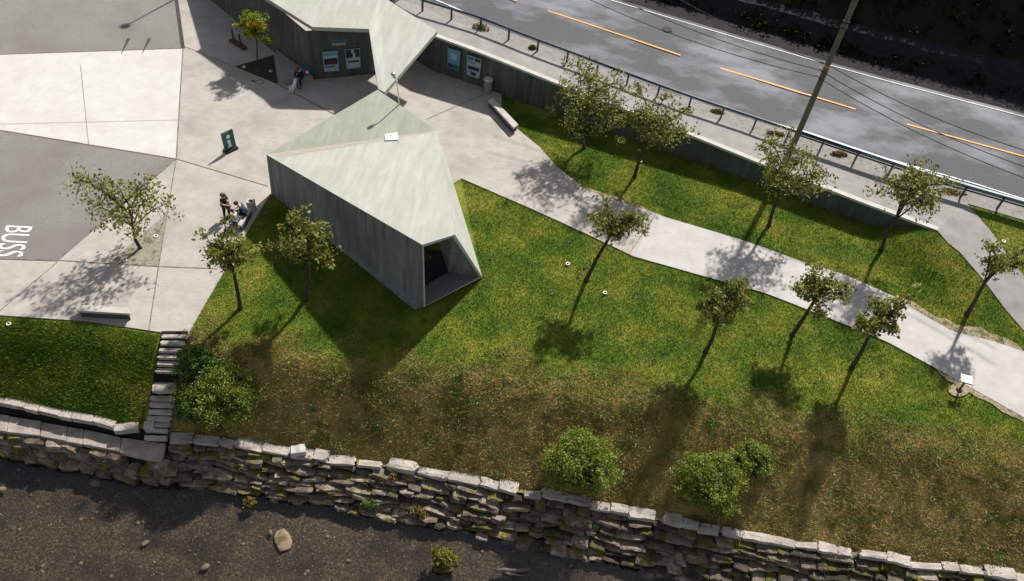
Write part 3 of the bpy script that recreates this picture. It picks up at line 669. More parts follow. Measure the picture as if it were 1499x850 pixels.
for u0, u1 in zip(cuts, cuts[1:]):
    q = [along(slabA, u0*plen(slabA)+.015)[0], along(slabB, u0*lt+.015)[0], along(slabB, u1*lt-.015)[0], along(slabA, u1*plen(slabA)-.015)[0]]
    dz = .04*(r.random()-.5); q = [p+Vector((.02*(r.random()-.5), .05*(r.random()-.5), dz+.02*(r.random()-.5))) for p in q]
    o = MB().prism(q, -2.86).build('slab', X['slab'], bevel=.02); wchild(o, qw)
lc = plen(curbF); s = 0
while s < lc-.3:
    l = .5+.5*r.random(); a, d = along(curbF, min(s+l/2, lc)); sd += 1; M = frame_of(d)
    o = MB().add(*stone(a+Vector((0,.16,-.10)), min(l, lc-s), .36, .32, M, r, sd*1.7, .06, .10)).build('kerb_stone', X['capstone']); wchild(o, qw); s += l+.03

# stone steps
tl, trr, bl, br_ = at(238,489,-.1), at(273,490,-.1), at(212,641,-2.45), at(243,645,-2.45)
st = empty('stone_steps', (tl+trr)/2, 'flight of rough stone steps with a landing leading from plaza down to quay', 'steps')
ts = [.035,.085,.135,.185,.235,.285, .36, .47,.535,.60,.665,.73,.80,.865,.94]
ts = [(y-489)/(642-489) for y in (493,502.5,513,522.5,532.5,542.5)]+[(565-489)/153.]+[(y-489)/153. for y in (583,592.5,603,613,622.5,631,641)]
for i, t_ in enumerate(ts):
    xl, xr, y = 238+(212-238)*t_, 273+(243-273)*t_, 489.5+153*t_
    z = slope_z((xl+xr)/2, y)+.05; a, b = at(xl, y, z), at(xr, y+.8, z); c = (a+b)/2; d = b-a; sd += 1; M = frame_of(d)@Matrix.Rotation(.05*(r.random()-.5), 3, 'Z')
    land = i == 6
    o = MB().add(*stone(c+Vector((0, .03 if not land else .12, -.02)), d.length*(1.0+.08*r.random()), (.78 if land else .19), .19, M, r, sd*1.7, .07, .08 if not land else .12)).build('landing' if land else 'step', X['capstone']); wchild(o, st)
# bed under the steps, coloured near-black for the shade between treads
A_ = []; B_ = []
for t_ in np.linspace(-.03, 1.0, 24):
    xl, xr, y = 236+(210-236)*t_, 275+(246-275)*t_, 489.5+153*t_; z = slope_z((xl+xr)/2, y)+.0; A_.append(at(xl, y, z)); B_.append(at(xr, y, z))
o = strip('step_shade_bed', A_, B_, X['dark_fill'], 40, 3, kind=None, dz=.03); wchild(o, st)

# ------------------------------------------------------------------ visitor building
A3, F3, E3, D0 = at(390,226,2.58), at(618,358,4.33), at(666,343,4.33), at(706,405,.10)
nrm = (F3-A3).cross(E3-A3).normalized(); C3 = hit(640,191, A3, nrm); B3 = at(553,131,C3.z+.25)
A0, F0, FB = at(397,283,0), at(606,453,0), at(620.5,449.5,.22)
C0 = Vector((C3.x+.15, C3.y-.4, 0)); B0 = Vector((B3.x, B3.y-.3, 0)); D00 = D0-Vector((0,0,.1))
vb = empty('visitor_building', (A0+D0)/2, 'faceted grey-green concrete building with sloping roof and slanted dark window facing the lawn', 'building')
inw = (B3+A3)/2-(F3+D0)/2; inw.z = 0; inw = inw.normalized()
mb = MB().add([A3,F3,FB,F0,A0], [(0,1,2,3,4)]).add([C3,D0,D00,C0], [(0,1,2,3)]).add([A3,A0,B0,B3], [(0,1,2,3)]).add([B3,B0,C0,C3], [(0,1,2,3)])
mb.add([F0,FB,D0,D00], [(0,1,2,3)])
o = mb.build('wall', X['wall_conc']); wchild(o, vb)
# front frame: rim set in from the outline, then reveal going inward
cen = (F3+E3+D0+FB)/4
def inset(p, k): return p+(cen-p).normalized()*k
o_ = [F3, E3, D0, FB]; i_ = [F3+Vector((.07,.0,-.12)), E3+(F3-E3).normalized()*.10+Vector((0,0,-.12)), D0+(FB-D0)*.045+Vector((0,0,.10)), FB+Vector((.07,.03,.06))]
dp = 1.15; b_ = [p+inw*dp for p in i_]; b_[1] = b_[0].lerp(b_[1], .86); b_[2] = b_[3].lerp(b_[2], .66)
for k in (0, 1):
    zr = A3.z-(nrm.x*(b_[k].x-A3.x)+nrm.y*(b_[k].y-A3.y))/nrm.z; b_[k].z = min(b_[k].z, zr-.18)
mb = MB()
mb.add(o_+i_, [(k, (k+1) % 4, (k+1) % 4+4, k+4) for k in range(4)])
o = mb.build('front_rim', X['cap']); wchild(o, vb)
mb = MB().add(i_+b_, [(0,1,5,4),(1,2,6,5),(3,0,4,7)]); o = mb.build('reveal', X['wall_conc']); wchild(o, vb)
o = MB().add([i_[2],i_[3],b_[3],b_[2]], [(0,1,2,3)]).build('porch_floor', X['asphalt_pale']); wchild(o, vb)
win = MB().add(b_, [(0,1,2,3)]).build('window', X['glass']); wchild(win, vb)
m1 = b_[0].lerp(b_[1], .72); m2 = b_[3].lerp(b_[2], .52)
fr_ = MB().tube([m1-inw*.03, Vector((m1.x, m1.y, m2.z))-inw*.03], .035, 4).tube([b_[3]+Vector((0,0,.05))-inw*.04, b_[2]+Vector((0,0,.05))-inw*.04], .04, 4).tube([b_[0]-Vector((0,0,.05))-inw*.04, b_[1]-Vector((0,0,.05))-inw*.04], .04, 4).build('window_frame', X['mullion'])
wchild(fr_, vb); fr_.parent = win
Bf = B3; lift = Vector((0,0,.0))
o = MB().add([A3,F3,E3,C3], [(0,1,2,3)]).build('roof', X['roof']); wchild(o, vb)
o = MB().add([A3,C3,B3], [(0,1,2)]).build('roof_facet', X['roof_green']); wchild(o, vb)
o = MB().add([C3,E3,D0], [(0,1,2)]).build('side_facet', X['roof']); wchild(o, vb)
# thin roof edge along the left wall
# stain along the fold, lying on the main roof plane
def onroof(px, py, k=.004):
    p = hit(px, py, A3, nrm); n_ = nrm if nrm.z > 0 else -nrm; return p+n_*k
q = [onroof(*p) for p in [(396,227.5),(420,220),(470,213.5),(530,205.5),(562,201),(562,205),(540,209),(500,216),(450,224),(415,231)]]
o = MB().add(q, [tuple(range(len(q)))]).build('water_stain', X['roof_stain']); wchild(o, vb)
q = [onroof(*p) for p in [(584,198.5),(634,192.3),(634,193.6),(584,201)]]
o = MB().add(q, [(0,1,2,3)]).build('water_stain', X['roof_stain']); wchild(o, vb)
q = [onroof(*p, .07) for p in [(563,189.5),(581.6,188.3),(583,205.6),(563.8,206.4)]]
hat = MB().add(q+[p-Vector((0,0,.10)) for p in q], [(0,1,2,3),(0,1,5,4),(1,2,6,5),(2,3,7,6),(3,0,4,7)]).build('roof_hatch', X['white']); wchild(hat, vb)
hc = onroof(571.5,200,.075); o = MB().add(*rockverts(hc, (.05,.04,.03), 0, 1, 1)).build('hatch_handle', X['black']); wchild(o, vb); o.parent = hat

# lamp mast at the roof edge
e0 = hit(584.5,149, B3, (C3-B3).cross(Vector((0,0,1))).normalized())
lm = empty('lamp_mast', e0, 'slim white bent lamp mast standing at the roof edge of the faceted building', 'lamp')
pl = Vector((0,1,0)); top = hit(581,119, e0, pl); hd = hit(576,110, e0, pl)
wchild(MB().tube([Vector((e0.x,e0.y,e0.z-.3)), top.lerp(e0,.05), top, top.lerp(hd,.6)], .035, 8).build('pole', X['white'], smooth=True), lm)
d = (hd-top).normalized(); wchild(MB().tube([top.lerp(hd,.5), hd, hd+d*.14], [.05,.11,.10], 10).build('lamp_head', X['galv'], smooth=True), lm)

# ------------------------------------------------------------------ rear pavilion
RZ_ = 3.57
roof_px = [(335,-38),(395,0),(457,39),(540,42),(553.5,129.5),(563,135),(640,45),(556,-8),(470,-60),(400,-80)]
top = [at(a, b, RZ_-.02*i*0) for i, (a, b) in enumerate(roof_px)]
top[6] = at(640,45,3.25); top[4] = at(553.5,129.5,3.18); top[5] = at(563,135,3.16)
pv = empty('entrance_pavilion', at(457,117), 'concrete pavilion with pale roof tapering to a point and dark green poster wall', 'building')
o = MB().prism(top, RZ_-.28); 
mbr = MB(); n = len(top); bot = [p-Vector((0,0,.24)) for p in top]
mbr.add(top+bot, [tuple(range(n)), tuple(range(2*n-1,n-1,-1))]+[(i,(i+1)%n,(i+1)%n+n,i+n) for i in range(n)])
o = mbr.build('roof', X['roof']); wchild(o, pv)
w0, w1, w2, w3 = at(262,-38), at(402,77), at(457,117), at(552,107.5)
# pull wall tops under the roof edge
mb = MB()
def up(p, h=RZ_-.20): return Vector((p.x, p.y, h))
t1 = Vector((top[1].x, top[1].y, RZ_-.2)); 
tA = Vector((top[1].x+.10, top[1].y+.12, RZ_-.2)); tB = Vector((top[0].x+.10, top[0].y+.12, RZ_-.2))
mb.add([w1,w2,up(w2),tA], [(0,1,2),(0,2,3)])
mb.add([w0,w1,tA,tB], [(0,1,2),(0,2,3)])
w3b = w2+(w3-w2)*1.75
mb.add([w2,w3,up(w3),up(w2)], [(0,1,2,3)])
w4 = w3+Vector((.6,3.6,0)); mb.add([w3,w4,up(w4),up(w3)], [(0,1,2,3)])
w5 = at(560,20); mb.add([w4,w5,up(w5),up(w4)], [(0,1,2,3)])
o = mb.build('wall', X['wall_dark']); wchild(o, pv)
# wedge-shaped concrete seat against the wall
q = [at(405,72,.47), at(410,116.5,.47), at(455,111.5,.47), at(456,109,.47)]
ws = MB().prism(q, 0, off=(.12,.10)).build('wedge_seat', X['sidewalk']); wchild(ws, pv)
nW = (w3-w2).cross(Vector((0,0,1))).normalized()
if nW.y > 0: nW = -nW
# faded blue lettering strip over the posters
q = [hit(*p, w2+nW*.012, nW) for p in [(484,58.5),(508,57.5),(508,61),(484,62)]]
o = MB().add(q, [(0,1,2,3)]).build('faded_sign', X['deep_blue']); wchild(o, pv)
q = [hit(*p, w2+nW*.012, nW) for p in [(486,63),(506,62),(506,65.5),(486,66.5)]]
o = MB().add(q, [(0,1,2,3)]).build('faded_sign', X['bin']); wchild(o, pv)

# ------------------------------------------------------------------ retaining wall
rt = empty('retaining_wall', Vector((WT[4].x, WT[4].y, 0)), 'long dark green concrete retaining wall holding up the walkway beside the road', 'retaining wall')
mb = MB(); Q = resample(WT, 70); V = []; Fc = []
for p in Q:
    V += [Vector((p.x, p.y, p.z-.05)), Vector((p.x-.03, p.y-.06, -.35))]
mb.add(V, [(2*i, 2*i+1, 2*i+3, 2*i+2) for i in range(69)])
e = Q[-1]; mb.add([Vector((e.x,e.y,e.z-.05)), Vector((e.x-.03,e.y-.06,-.35)), Vector((e.x+.4,e.y+1.2,-.35)), Vector((e.x+.4,e.y+1.2,e.z-.05))], [(0,1,2,3)])
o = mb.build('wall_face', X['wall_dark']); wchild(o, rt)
Vt, Ft = band([p+Vector((.07,.12,0)) for p in Q], .32, .03); m0 = MB().add(Vt, Ft)
V = []; 
for p in Q: V += [p+Vector((.0,-.045,.03)), p+Vector((.0,-.045,-.09))]
m0.add(V, [(2*i, 2*i+1, 2*i+3, 2*i+2) for i in range(69)])
o = m0.build('wall_coping', X['cap']); wchild(o, rt)

# ------------------------------------------------------------------ information posters
def poster(px, p0, n_, label, bits):
    q = [hit(*p, p0+n_*.06, n_) for p in px]; root = empty('info_poster', (q[2]+q[3])/2, label, 'poster', 'information posters on the concrete walls')
    ex = (q[1]-q[0]); ey = (q[3]-q[0])
    mid = sum(q, Vector())/4; fr = [mid+(p-mid)*1.07-n_*.012 for p in q]
    mb = MB().add(fr+[p-n_*.048 for p in fr], [(0,1,2,3),(0,1,5,4),(1,2,6,5),(2,3,7,6),(3,0,4,7)]); o = mb.build('frame', X['frame']); wchild(o, root)
    o = MB().add(q, [(0,1,2,3)]).build('sheet', X[bits[0]]); wchild(o, root)
    def U(a, b, k): return q[0]+ex*a*(1-b)+(q[2]-q[3])*a*b+ey*b+n_*k
    for i, (m, x0, y0, x1, y1) in enumerate(bits[1]):
        o = MB().add([U(x0,y0,.006+.003*i), U(x1,y0,.006+.003*i), U(x1,y1,.006+.003*i), U(x0,y1,.006+.003*i)], [(0,1,2,3)]).build('printed_panel', X[m]); wchild(o, root)
def poster_pic(): pass
poster([(472,76),(494,74),(496.5,103.5),(474.7,105)], w2, nW, 'framed poster with lake view over white text, left one on the pavilion wall', ('print_grey', [('sky_blue',.03,.03,.97,.30),('pale_blue',.05,.20,.95,.36),('print_dark',.06,.34,.95,.64),('corten',.45,.47,.8,.58),('deep_blue',.08,.70,.75,.77),('pale_blue',.05,.82,.70,.97)]))
poster([(504.7,72.4),(526.5,70.6),(528,98),(507.6,101)], w2, nW, 'framed poster with dark waterfall picture over text, right one on the pavilion wall', ('print_grey', [('print_dark',.04,.03,.97,.44),('pale_blue',.42,.04,.58,.22),('pale_blue',.5,.18,.68,.44),('print_dark',.10,.60,.94,.68),('pale_blue',.12,.72,.95,.96)]))
dW = WT[4]-WT[2]; nR = Vector((dW.x, dW.y, 0)).cross(Vector((0,0,1))).normalized()
if nR.y > 0: nR = -nR
pR = Vector((WT[3].x-.03, WT[3].y-.06, 0))+nR*.06
poster([(655.6,70),(674,75.6),(672,104),(654.7,97.7)], pR, nR, 'plain blue poster with pale misty centre on the long retaining wall', ('sky_blue', [('pale_blue',.25,.18,.75,.52),('deep_blue',.04,.72,.96,.97),('print_dark',.1,.80,.5,.9)]))
poster([(684,80),(705,87),(701.5,115),(683,109)], pR, nR, 'poster of many small pictures next to the cylindrical bin on the retaining wall', ('print_grey', [('deep_blue',.06,.04,.48,.18),('print_dark',.54,.03,.95,.2),('sky_blue',.06,.22,.4,.36),('red',.46,.26,.6,.33),('print_dark',.08,.48,.92,.66),('sky_blue',.06,.72,.4,.82),('print_dark',.34,.76,.7,.92),('pale_blue',.72,.74,.95,.96)]))

# ------------------------------------------------------------------ street furniture
c = at(714,134,Z0)
bn = empty('litter_bin', c, 'round grey metal litter bin with domed lid beside the retaining wall', 'bin')
MB().lathe((0,0,0), [(.0,.0),(.27,.0),(.28,.02),(.28,.80)], 24).build('bin_body', X['bin'], bn)
MB().lathe((0,0,0), [(.29,.84),(.30,.86),(.30,.95),(.22,1.02),(.0,1.05)], 24).build('lid', X['bench_conc'], bn, smooth=True)
MB().lathe((0,0,0), [(.24,.79),(.24,.85)], 24).build('slot', X['black'], bn)
def bench(px_top, label, z=.46, group='concrete benches on the plaza'):
    q = [at(*p, z) for p in px_top]; c = sum(q, Vector())/4; root = empty('concrete_bench', Vector((c.x,c.y,Z0)), label, 'bench', group)
    o = MB().prism(q, z-.13).build('seat', X['bench_conc'], bevel=.012); wchild(o, root)
    mid = Vector((c.x,c.y,0)); b = [mid+(Vector((p.x,p.y,0))-mid)*.93 for p in q]; b = [Vector((p.x,p.y,z-.13)) for p in b]
    o = MB().prism(b, Z0).build('base', X['bench_dark']); wchild(o, root); return root
bench([(110,445.5),(187.5,449.8),(190.3,459),(112.5,454.5)], 'low concrete bench near the grass edge left of the stone steps')
bench([(721,142),(759,182),(752,187),(714.5,146)], 'long pale concrete bench between retaining wall lawn and paved path')
bench([(363,303),(368,305),(353,330),(347.5,328)], 'concrete bench at the plaza edge where a man and child sit', group='concrete benches on the plaza')
# square bin
q = [at(*p, .62) for p in [(364,289.2),(372.8,291.2),(370,297.8),(359.8,295.8)]]; c = sum(q, Vector())/4
sb = empty('square_bin', Vector((c.x,c.y,Z0)), 'square concrete bin with dark opening beside the sitting man', 'bin')
mid = c; inn = [mid+(p-mid)*.55 for p in q]
mb = MB().add(q+inn, [(k,(k+1)%4,(k+1)%4+4,k+4) for k in range(4)]); V = [mid+(p-mid)*.97 for p in q]; V = V+[Vector((p.x,p.y,Z0)) for p in V]
mb.add([p for p in q]+[p-Vector((0,0,.10)) for p in q], [(k,(k+1)%4,(k+1)%4+4,k+4) for k in range(4)])
o = mb.build('rim', X['cap']); wchild(o, sb)
V = [p-Vector((0,0,.1)) for p in V[:4]]+V[4:]; o = MB().add(V, [(k,(k+1)%4,(k+1)%4+4,k+4) for k in range(4)]).build('bin_body', X['bench_conc']); wchild(o, sb)
o = MB().add([p-Vector((0,0,.05)) for p in inn], [(0,1,2,3)]).build('opening', X['black']); wchild(o, sb)
# info sign
c = at(339,218,Z0); base_a, base_b = at(329.5,223,Z0), at(346.2,215.2,Z0); ex = (base_b-base_a)
sg = empty('info_sign', (base_a+base_b)/2, 'green board sign with a white letter i standing on the plaza', 'sign')
hS = 1.15; nS = Vector((ex.y, -ex.x, 0)).normalized(); nS = nS if nS.y < 0 else -nS
M = Matrix((ex.normalized(), -nS, Vector((0,0,1)))).transposed(); Lx = ex.length
o = MB().box((base_a+base_b)/2+Vector((0,0,.06)), (Lx*1.04,.42,.12), M).build('foot', X['black'], bevel=.01); wchild(o, sg)
bd = MB().box((base_a+base_b)/2+Vector((0,0,.12+hS/2)), (Lx*.98,.07,hS), M).build('board', X['green_sign'], bevel=.008); wchild(bd, sg)
pc_ = (base_a+base_b)/2+nS*.038
def SP(a, b): return pc_+ex.normalized()*(a*Lx)+Vector((0,0,.12+b*hS))
q = [SP(.155*math.cos(t), .70+.145*math.sin(t)*Lx/hS*1.25) for t in np.linspace(0,6.283,25)[:-1]]
dt = MB().add(q, [tuple(range(24))]); dt.add([SP(*p) for p in [(-.20,.50),(.11,.50),(.11,.17),(.18,.17),(.18,.10),(-.18,.10),(-.18,.17),(-.10,.17),(-.10,.43),(-.20,.43)]], [(0,1,8,9),(1,2,7,8),(2,3,4,5,6,7)])
o = dt.build('letter', X['white']); wchild(o, sg)
o = MB().add([SP(*p) for p in [(-.40,.93),(.1,.93),(.1,.96),(-.40,.96)]], [(0,1,2,3)]).build('small_print', X['pale_blue']); wchild(o, sg)
o = MB().add([SP(*p) for p in [(-.42,.035),(.42,.035),(.42,.06),(-.42,.06)]], [(0,1,2,3)]).build('small_print', X['pale_blue']); wchild(o, sg)
# interpretive sign by the path
c = at(1404,571,.03); hp = hit(1415,556,c,Vector((0,1,0)))
ls = empty('lectern_sign', c, 'small slanted reading board on a dark post by the footpath', 'sign')
wchild(MB().tube([c, hp+Vector((0,0,-.02))], [.05,.04], 8).build('post', X['frame'], smooth=True), ls)
wchild(MB().lathe(c, [(.0,.0),(.15,.0),(.15,.03),(.06,.10)], 14).build('foot_plate', X['frame'], smooth=True), ls)
hq = [hit(*p, hp+Vector((0,-.10,0)), Vector((0,1,0))) for p in [(1410.3,549.5),(1424,556.5)]]
d = (hq[1]-hq[0]); d.z = 0; d = Vector((hq[1].x-hq[0].x, -.12, 0)); cc = hp; k = d.length/2*1.0; dd = d.normalized(); pn = Vector((-dd.y, dd.x, 0))
q = [cc-dd*k-pn*.19+Vector((0,0,-.0)), cc+dd*k-pn*.19+Vector((0,0,-.0)), cc+dd*k+pn*.25+Vector((0,0,.07)), cc-dd*k+pn*.25+Vector((0,0,.07))]
wchild(MB().add(q+[p-Vector((0,0,.05)) for p in q], [(0,1,2,3),(7,6,5,4),(0,1,5,4),(1,2,6,5),(2,3,7,6),(3,0,4,7)]).build('panel_tray', X['frame']), ls)
mq = sum(q, Vector())/4; q2 = [mq+(p-mq)*.95+Vector((0,0,.006)) for p in q]
wchild(MB().add(q2, [(0,1,2,3)]).build('panel_face', X['white']), ls)
# flush ground lights
for px, lb in [((357,98),'white ringed ground light in the soil triangle left of the orange-tipped tree'), ((396,104),'white ringed ground light in the soil triangle nearest the seated person'), ((183,380.5),'white ringed ground light at the left corner of the gravel triangle'), ((228.5,345.5),'white ringed ground light at the right side of the gravel triangle'), ((831,386),'white ringed ground light on the lawn left of the tree by the path'), ((885.5,428.5),'white ringed ground light on the lawn below the tree by the path'), ((938,236),'white ringed ground light in grass below the retaining wall'), ((13,471),'white ringed ground light at the grass edge far left'), ((1469,353),'white ringed ground light on the small lawn under the guardrail')]:
    c = at(*px, .9 if px[0] > 1400 else .035)
    if px[0] < 20: c = at(13,474,slope_z(13,474)+.0)
    root = empty('ground_light', c, lb, 'ground light', 'flush ground lights')
    MB().lathe((0,0,0), [(.06,.035),(.10,.04),(.105,.0)], 18).build('rim', X['white'], root); MB().lathe((0,0,0), [(.0,.03),(.063,.03)], 18).build('lens', X['galv'], root)
# street lamp beyond the upper edge of the picture: its shadow falls on the asphalt
g = at(183,38,.03); Lh = 5.4; b = g+Vector((SUNV.x, SUNV.y, 0))*(Lh/SUNV.z); b.z = Z0
sp = empty('unseen_street_lamp', b, 'unseen grey plaza street lamp whose shadow falls on the upper left asphalt', 'lamp')
wchild(MB().tube([b, b+Vector((0,0,Lh))], [.075,.05], 10).build('pole', X['galv'], smooth=True), sp)
wchild(MB().lathe(b+Vector((0,0,Lh-.05)), [(.05,0),(.30,.02),(.30,.10),(.0,.22)], 18).build('lamp_head', X['galv'], smooth=True), sp)
# corten rack, cable loop, drain cover
c = at(349,66); a, b = at(339,60), at(359,73)
rk = empty('rusty_rack', (a+b)/2, 'rusty steel rack with two dark uprights by the pavilion wall', 'rack')
M = frame_of(b-a); wchild(MB().box((a+b)/2+Vector((0,0,.1)), ((b-a).length,.35,.16), M).build('base', X['corten']), rk)
for p in (a.lerp(b,.2), a.lerp(b,.72)): wchild(MB().box(p+Vector((0,0,.55)), (.09,.09,.8), M).build('upright', X['bench_dark']), rk)
c = at(380,119.5,.035); cb = empty('cable_loop', c, 'thin brown cable loop lying on the paving below the soil triangle', 'cable')
q = [Vector((.24*math.cos(t), .24*math.sin(t), 0)) for t in np.linspace(0,6.283,25)]
MB().tube(q, .014, 5).build('loop', X['corten'], cb); MB().tube([(-.24,-.02,.0),(-.36,.0,.01),(-.50,.02,.0)], [.03,.045,.03], 6).build('buckle', X['corten'], cb)
c = road(977,42,.04); dc = MB().lathe(c, [(.0,.0),(.33,.0),(.34,-.02)], 20).build('manhole_cover', X['drain']); tag(dc, 'dark round manhole cover in the far lane of the road', 'manhole cover')

# ------------------------------------------------------------------ guardrail
rail_px = [(540,-46),(600,-9),(620,.5),(700,24),(769,51),(847,80),(888,95.5),(973,127),(1018,143),(1100,170),(1165,192),(1260,224),(1313,241.5),(1366,259),(1419,275),(1499,298),(1620,334),(1860,411)]
RL = [road(*p, .75) for p in rail_px]; gd = empty('guardrail', RL[3]-Vector((0,0,.75)), 'steel guardrail on short posts along the near side of the road', 'guardrail')
o = MB().tube(resample(RL[:12], 60), .085, 8).build('rail', X['rail_dark'], smooth=True); wchild(o, gd)
RR = resample(RL[10:], 40); V = []; prof2 = [(-.02,.15),(-.08,.10),(-.02,.03),(-.02,-.03),(-.08,-.10),(-.02,-.15)]
for i, p in enumerate(RR):
    d = RR[min(i+1,39)]-RR[max(i-1,0)]; n_ = Vector((-d.y,d.x,0)).normalized()
    for a, z in prof2: V.append(p+n_*(a+.12)+Vector((0,0,z)))
    V.append(p+n_*.12+Vector((0,0,.165))); V.append(p-n_*.04+Vector((0,0,.165)))
ms_ = len(prof2)+2; order = [7,6,0,1,2,3,4,5]
Fc = []
for i in range(39):
    for a, b in zip(order, order[1:]): Fc.append((i*ms_+a, i*ms_+b, (i+1)*ms_+b, (i+1)*ms_+a))
o = MB().add(V, Fc).build('beam_rail', X['rail_light']); wchild(o, gd)
o = MB().tube([p+Vector((0,-.03,-.16)) for p in RR], .05, 6).build('lower_edge', X['rail_dark']); wchild(o, gd)
lt = plen(RL); s = 1.0
px_posts = 0
while s < lt-.5:
    p, d = along(RL, s); M = frame_of(d); z = RZ(p.x)
    o = MB().box(Vector((p.x,p.y-.02,z+.33)), (.10,.11,.84), M).build('post', X['rail_dark']); wchild(o, gd); s += 2.0
# dry weeds by the guardrail
def clump(name, c, s, m, label, cat, group=None, n=500, size=.11, parts=None):
    r = np.random.default_rng(int(abs(c.x*97+c.y*13))); q = r.normal(size=(n,3)); q /= np.linalg.norm(q,axis=1)[:,None]; q *= (r.random((n,1))**.45); q[:,2] = np.abs(q[:,2])
    o = link(name, npmesh(name, leaves(np.array(c)+q*np.array(s), size, r), 4, r.random(n)), m); tag(o, label, cat, group); return o
for px, s, m, lb in [((704,41),(.65,.35,.35),'dry_weed','big ochre dry weed clump by the guardrail near the pavilion'), ((779,70),(.26,.2,.2),'dry_weed','small rusty dry weed tuft at the third guardrail post from the pavilion'), ((1050,164),(.5,.22,.18),'dry_weed','low brown dry weeds by the guardrail between the two middle trees'), ((1135,196),(.6,.2,.16),'dry_weed','low brown dry weeds at the foot of the wooden pole'), ((1228,226),(.55,.22,.22),'dry_weed','brown dry weeds by the guardrail right of the wooden pole'), ((1330,262),(.5,.3,.35),'dry_weed','ochre dry weeds behind the tall thin tree at the guardrail'), ((1393,281),(.9,.3,.15),'dry_weed','flat olive weeds where the walkway leaves the guardrail')]:
    clump('dry_weeds', road(*px), s, X[m], lb, 'weeds', 'dry weeds along the guardrail', 260, .13)
# weeds on the wall
for px, z, s, m, lb in [((575,702),-3.0,(.28,.2,.5),'dry_weed','straw coloured weed growing from the middle of the river wall'), ((543,738),-3.5,(.45,.25,.35),'weed','green weed tuft low on the river wall'), ((612,750),-3.5,(.5,.25,.4),'dry_weed','mixed dry weed tuft low on the river wall above the water'), ((366,736),-3.82,(.3,.25,.3),'dry_weed','small straw weed at the waterline below the first bush'), ((40,660),-3.4,(.7,.3,.35),'dry_weed','olive weeds on the quay stones at far left')]:
    clump('wall_weeds', at(*px, z), s, X[m], lb, 'weeds', 'weeds on the river walls', 300, .11)

# ------------------------------------------------------------------ pole and wires
pb = road(1157,222)
po = empty('utility_pole', pb, 'tall weathered wooden utility pole rising beside the guardrail', 'pole')
ptop = pb+Vector((0,0,12.5)); wchild(MB().tube([pb-Vector((0,0,.3)), pb.lerp(ptop,.5), ptop], [.17,.15,.12], 12).build('shaft', X['pole'], smooth=True), po)
def onpole(py): 
    best = min((abs((lambda q: 425+F*((np.array(q)-CP)@IY)/((np.array(q)-CP)@FWD))(pb+Vector((0,0,z)))-py), z) for z in np.arange(0,12.5,.02)); return pb+Vector((0,0,best[1]))
hA, hB, hC = onpole(113), onpole(103), onpole(96)
for p in (onpole(32), onpole(40)): wchild(MB().tube([p-Vector((0,0,.03)), p+Vector((0,0,.03))], .165, 12).build('strap', X['black']), po)
p = onpole(96); wchild(MB().tube([p-Vector((0,0,.04)), p+Vector((0,0,.04))], .165, 12).build('marker_band', X['yellow_paint']), po)
for hh in (hA, hB): wchild(MB().tube([hh+Vector((-.14,-.02,0)), hh+Vector((-.30,-.03,.02)), hh+Vector((-.32,-.03,.16))], [.02,.025,.04], 7).build('insulator_bracket', X['galv'], smooth=True), po)
def wire(a, b, c, lb, z1=7.0, z2=6.0):
    q = [at(*a, z1), b, at(*c, z2)]; pts = []
    for u, v in ((q[0], q[1]), (q[1], q[2])):
        for k in range(13):
            t_ = k/12; pts.append(u.lerp(v, t_)-Vector((0,0,.5*4*t_*(1-t_))))
    o = MB().tube(pts, .022, 5).build('overhead_wire', X['wire']); tag(o, lb, 'wire', 'wires on the utility pole')
wire((820,-22), hA+Vector((-.3,-.03,.02)), (1580,288), 'lowest overhead wire crossing the road at the wooden pole')
wire((830,-40), hB+Vector((-.3,-.03,.02)), (1580,270), 'middle overhead wire crossing the road at the wooden pole')
wire((900,-60), hC+Vector((.0,.14,.0)), (1580,243), 'uppermost overhead wire crossing the road at the wooden pole')

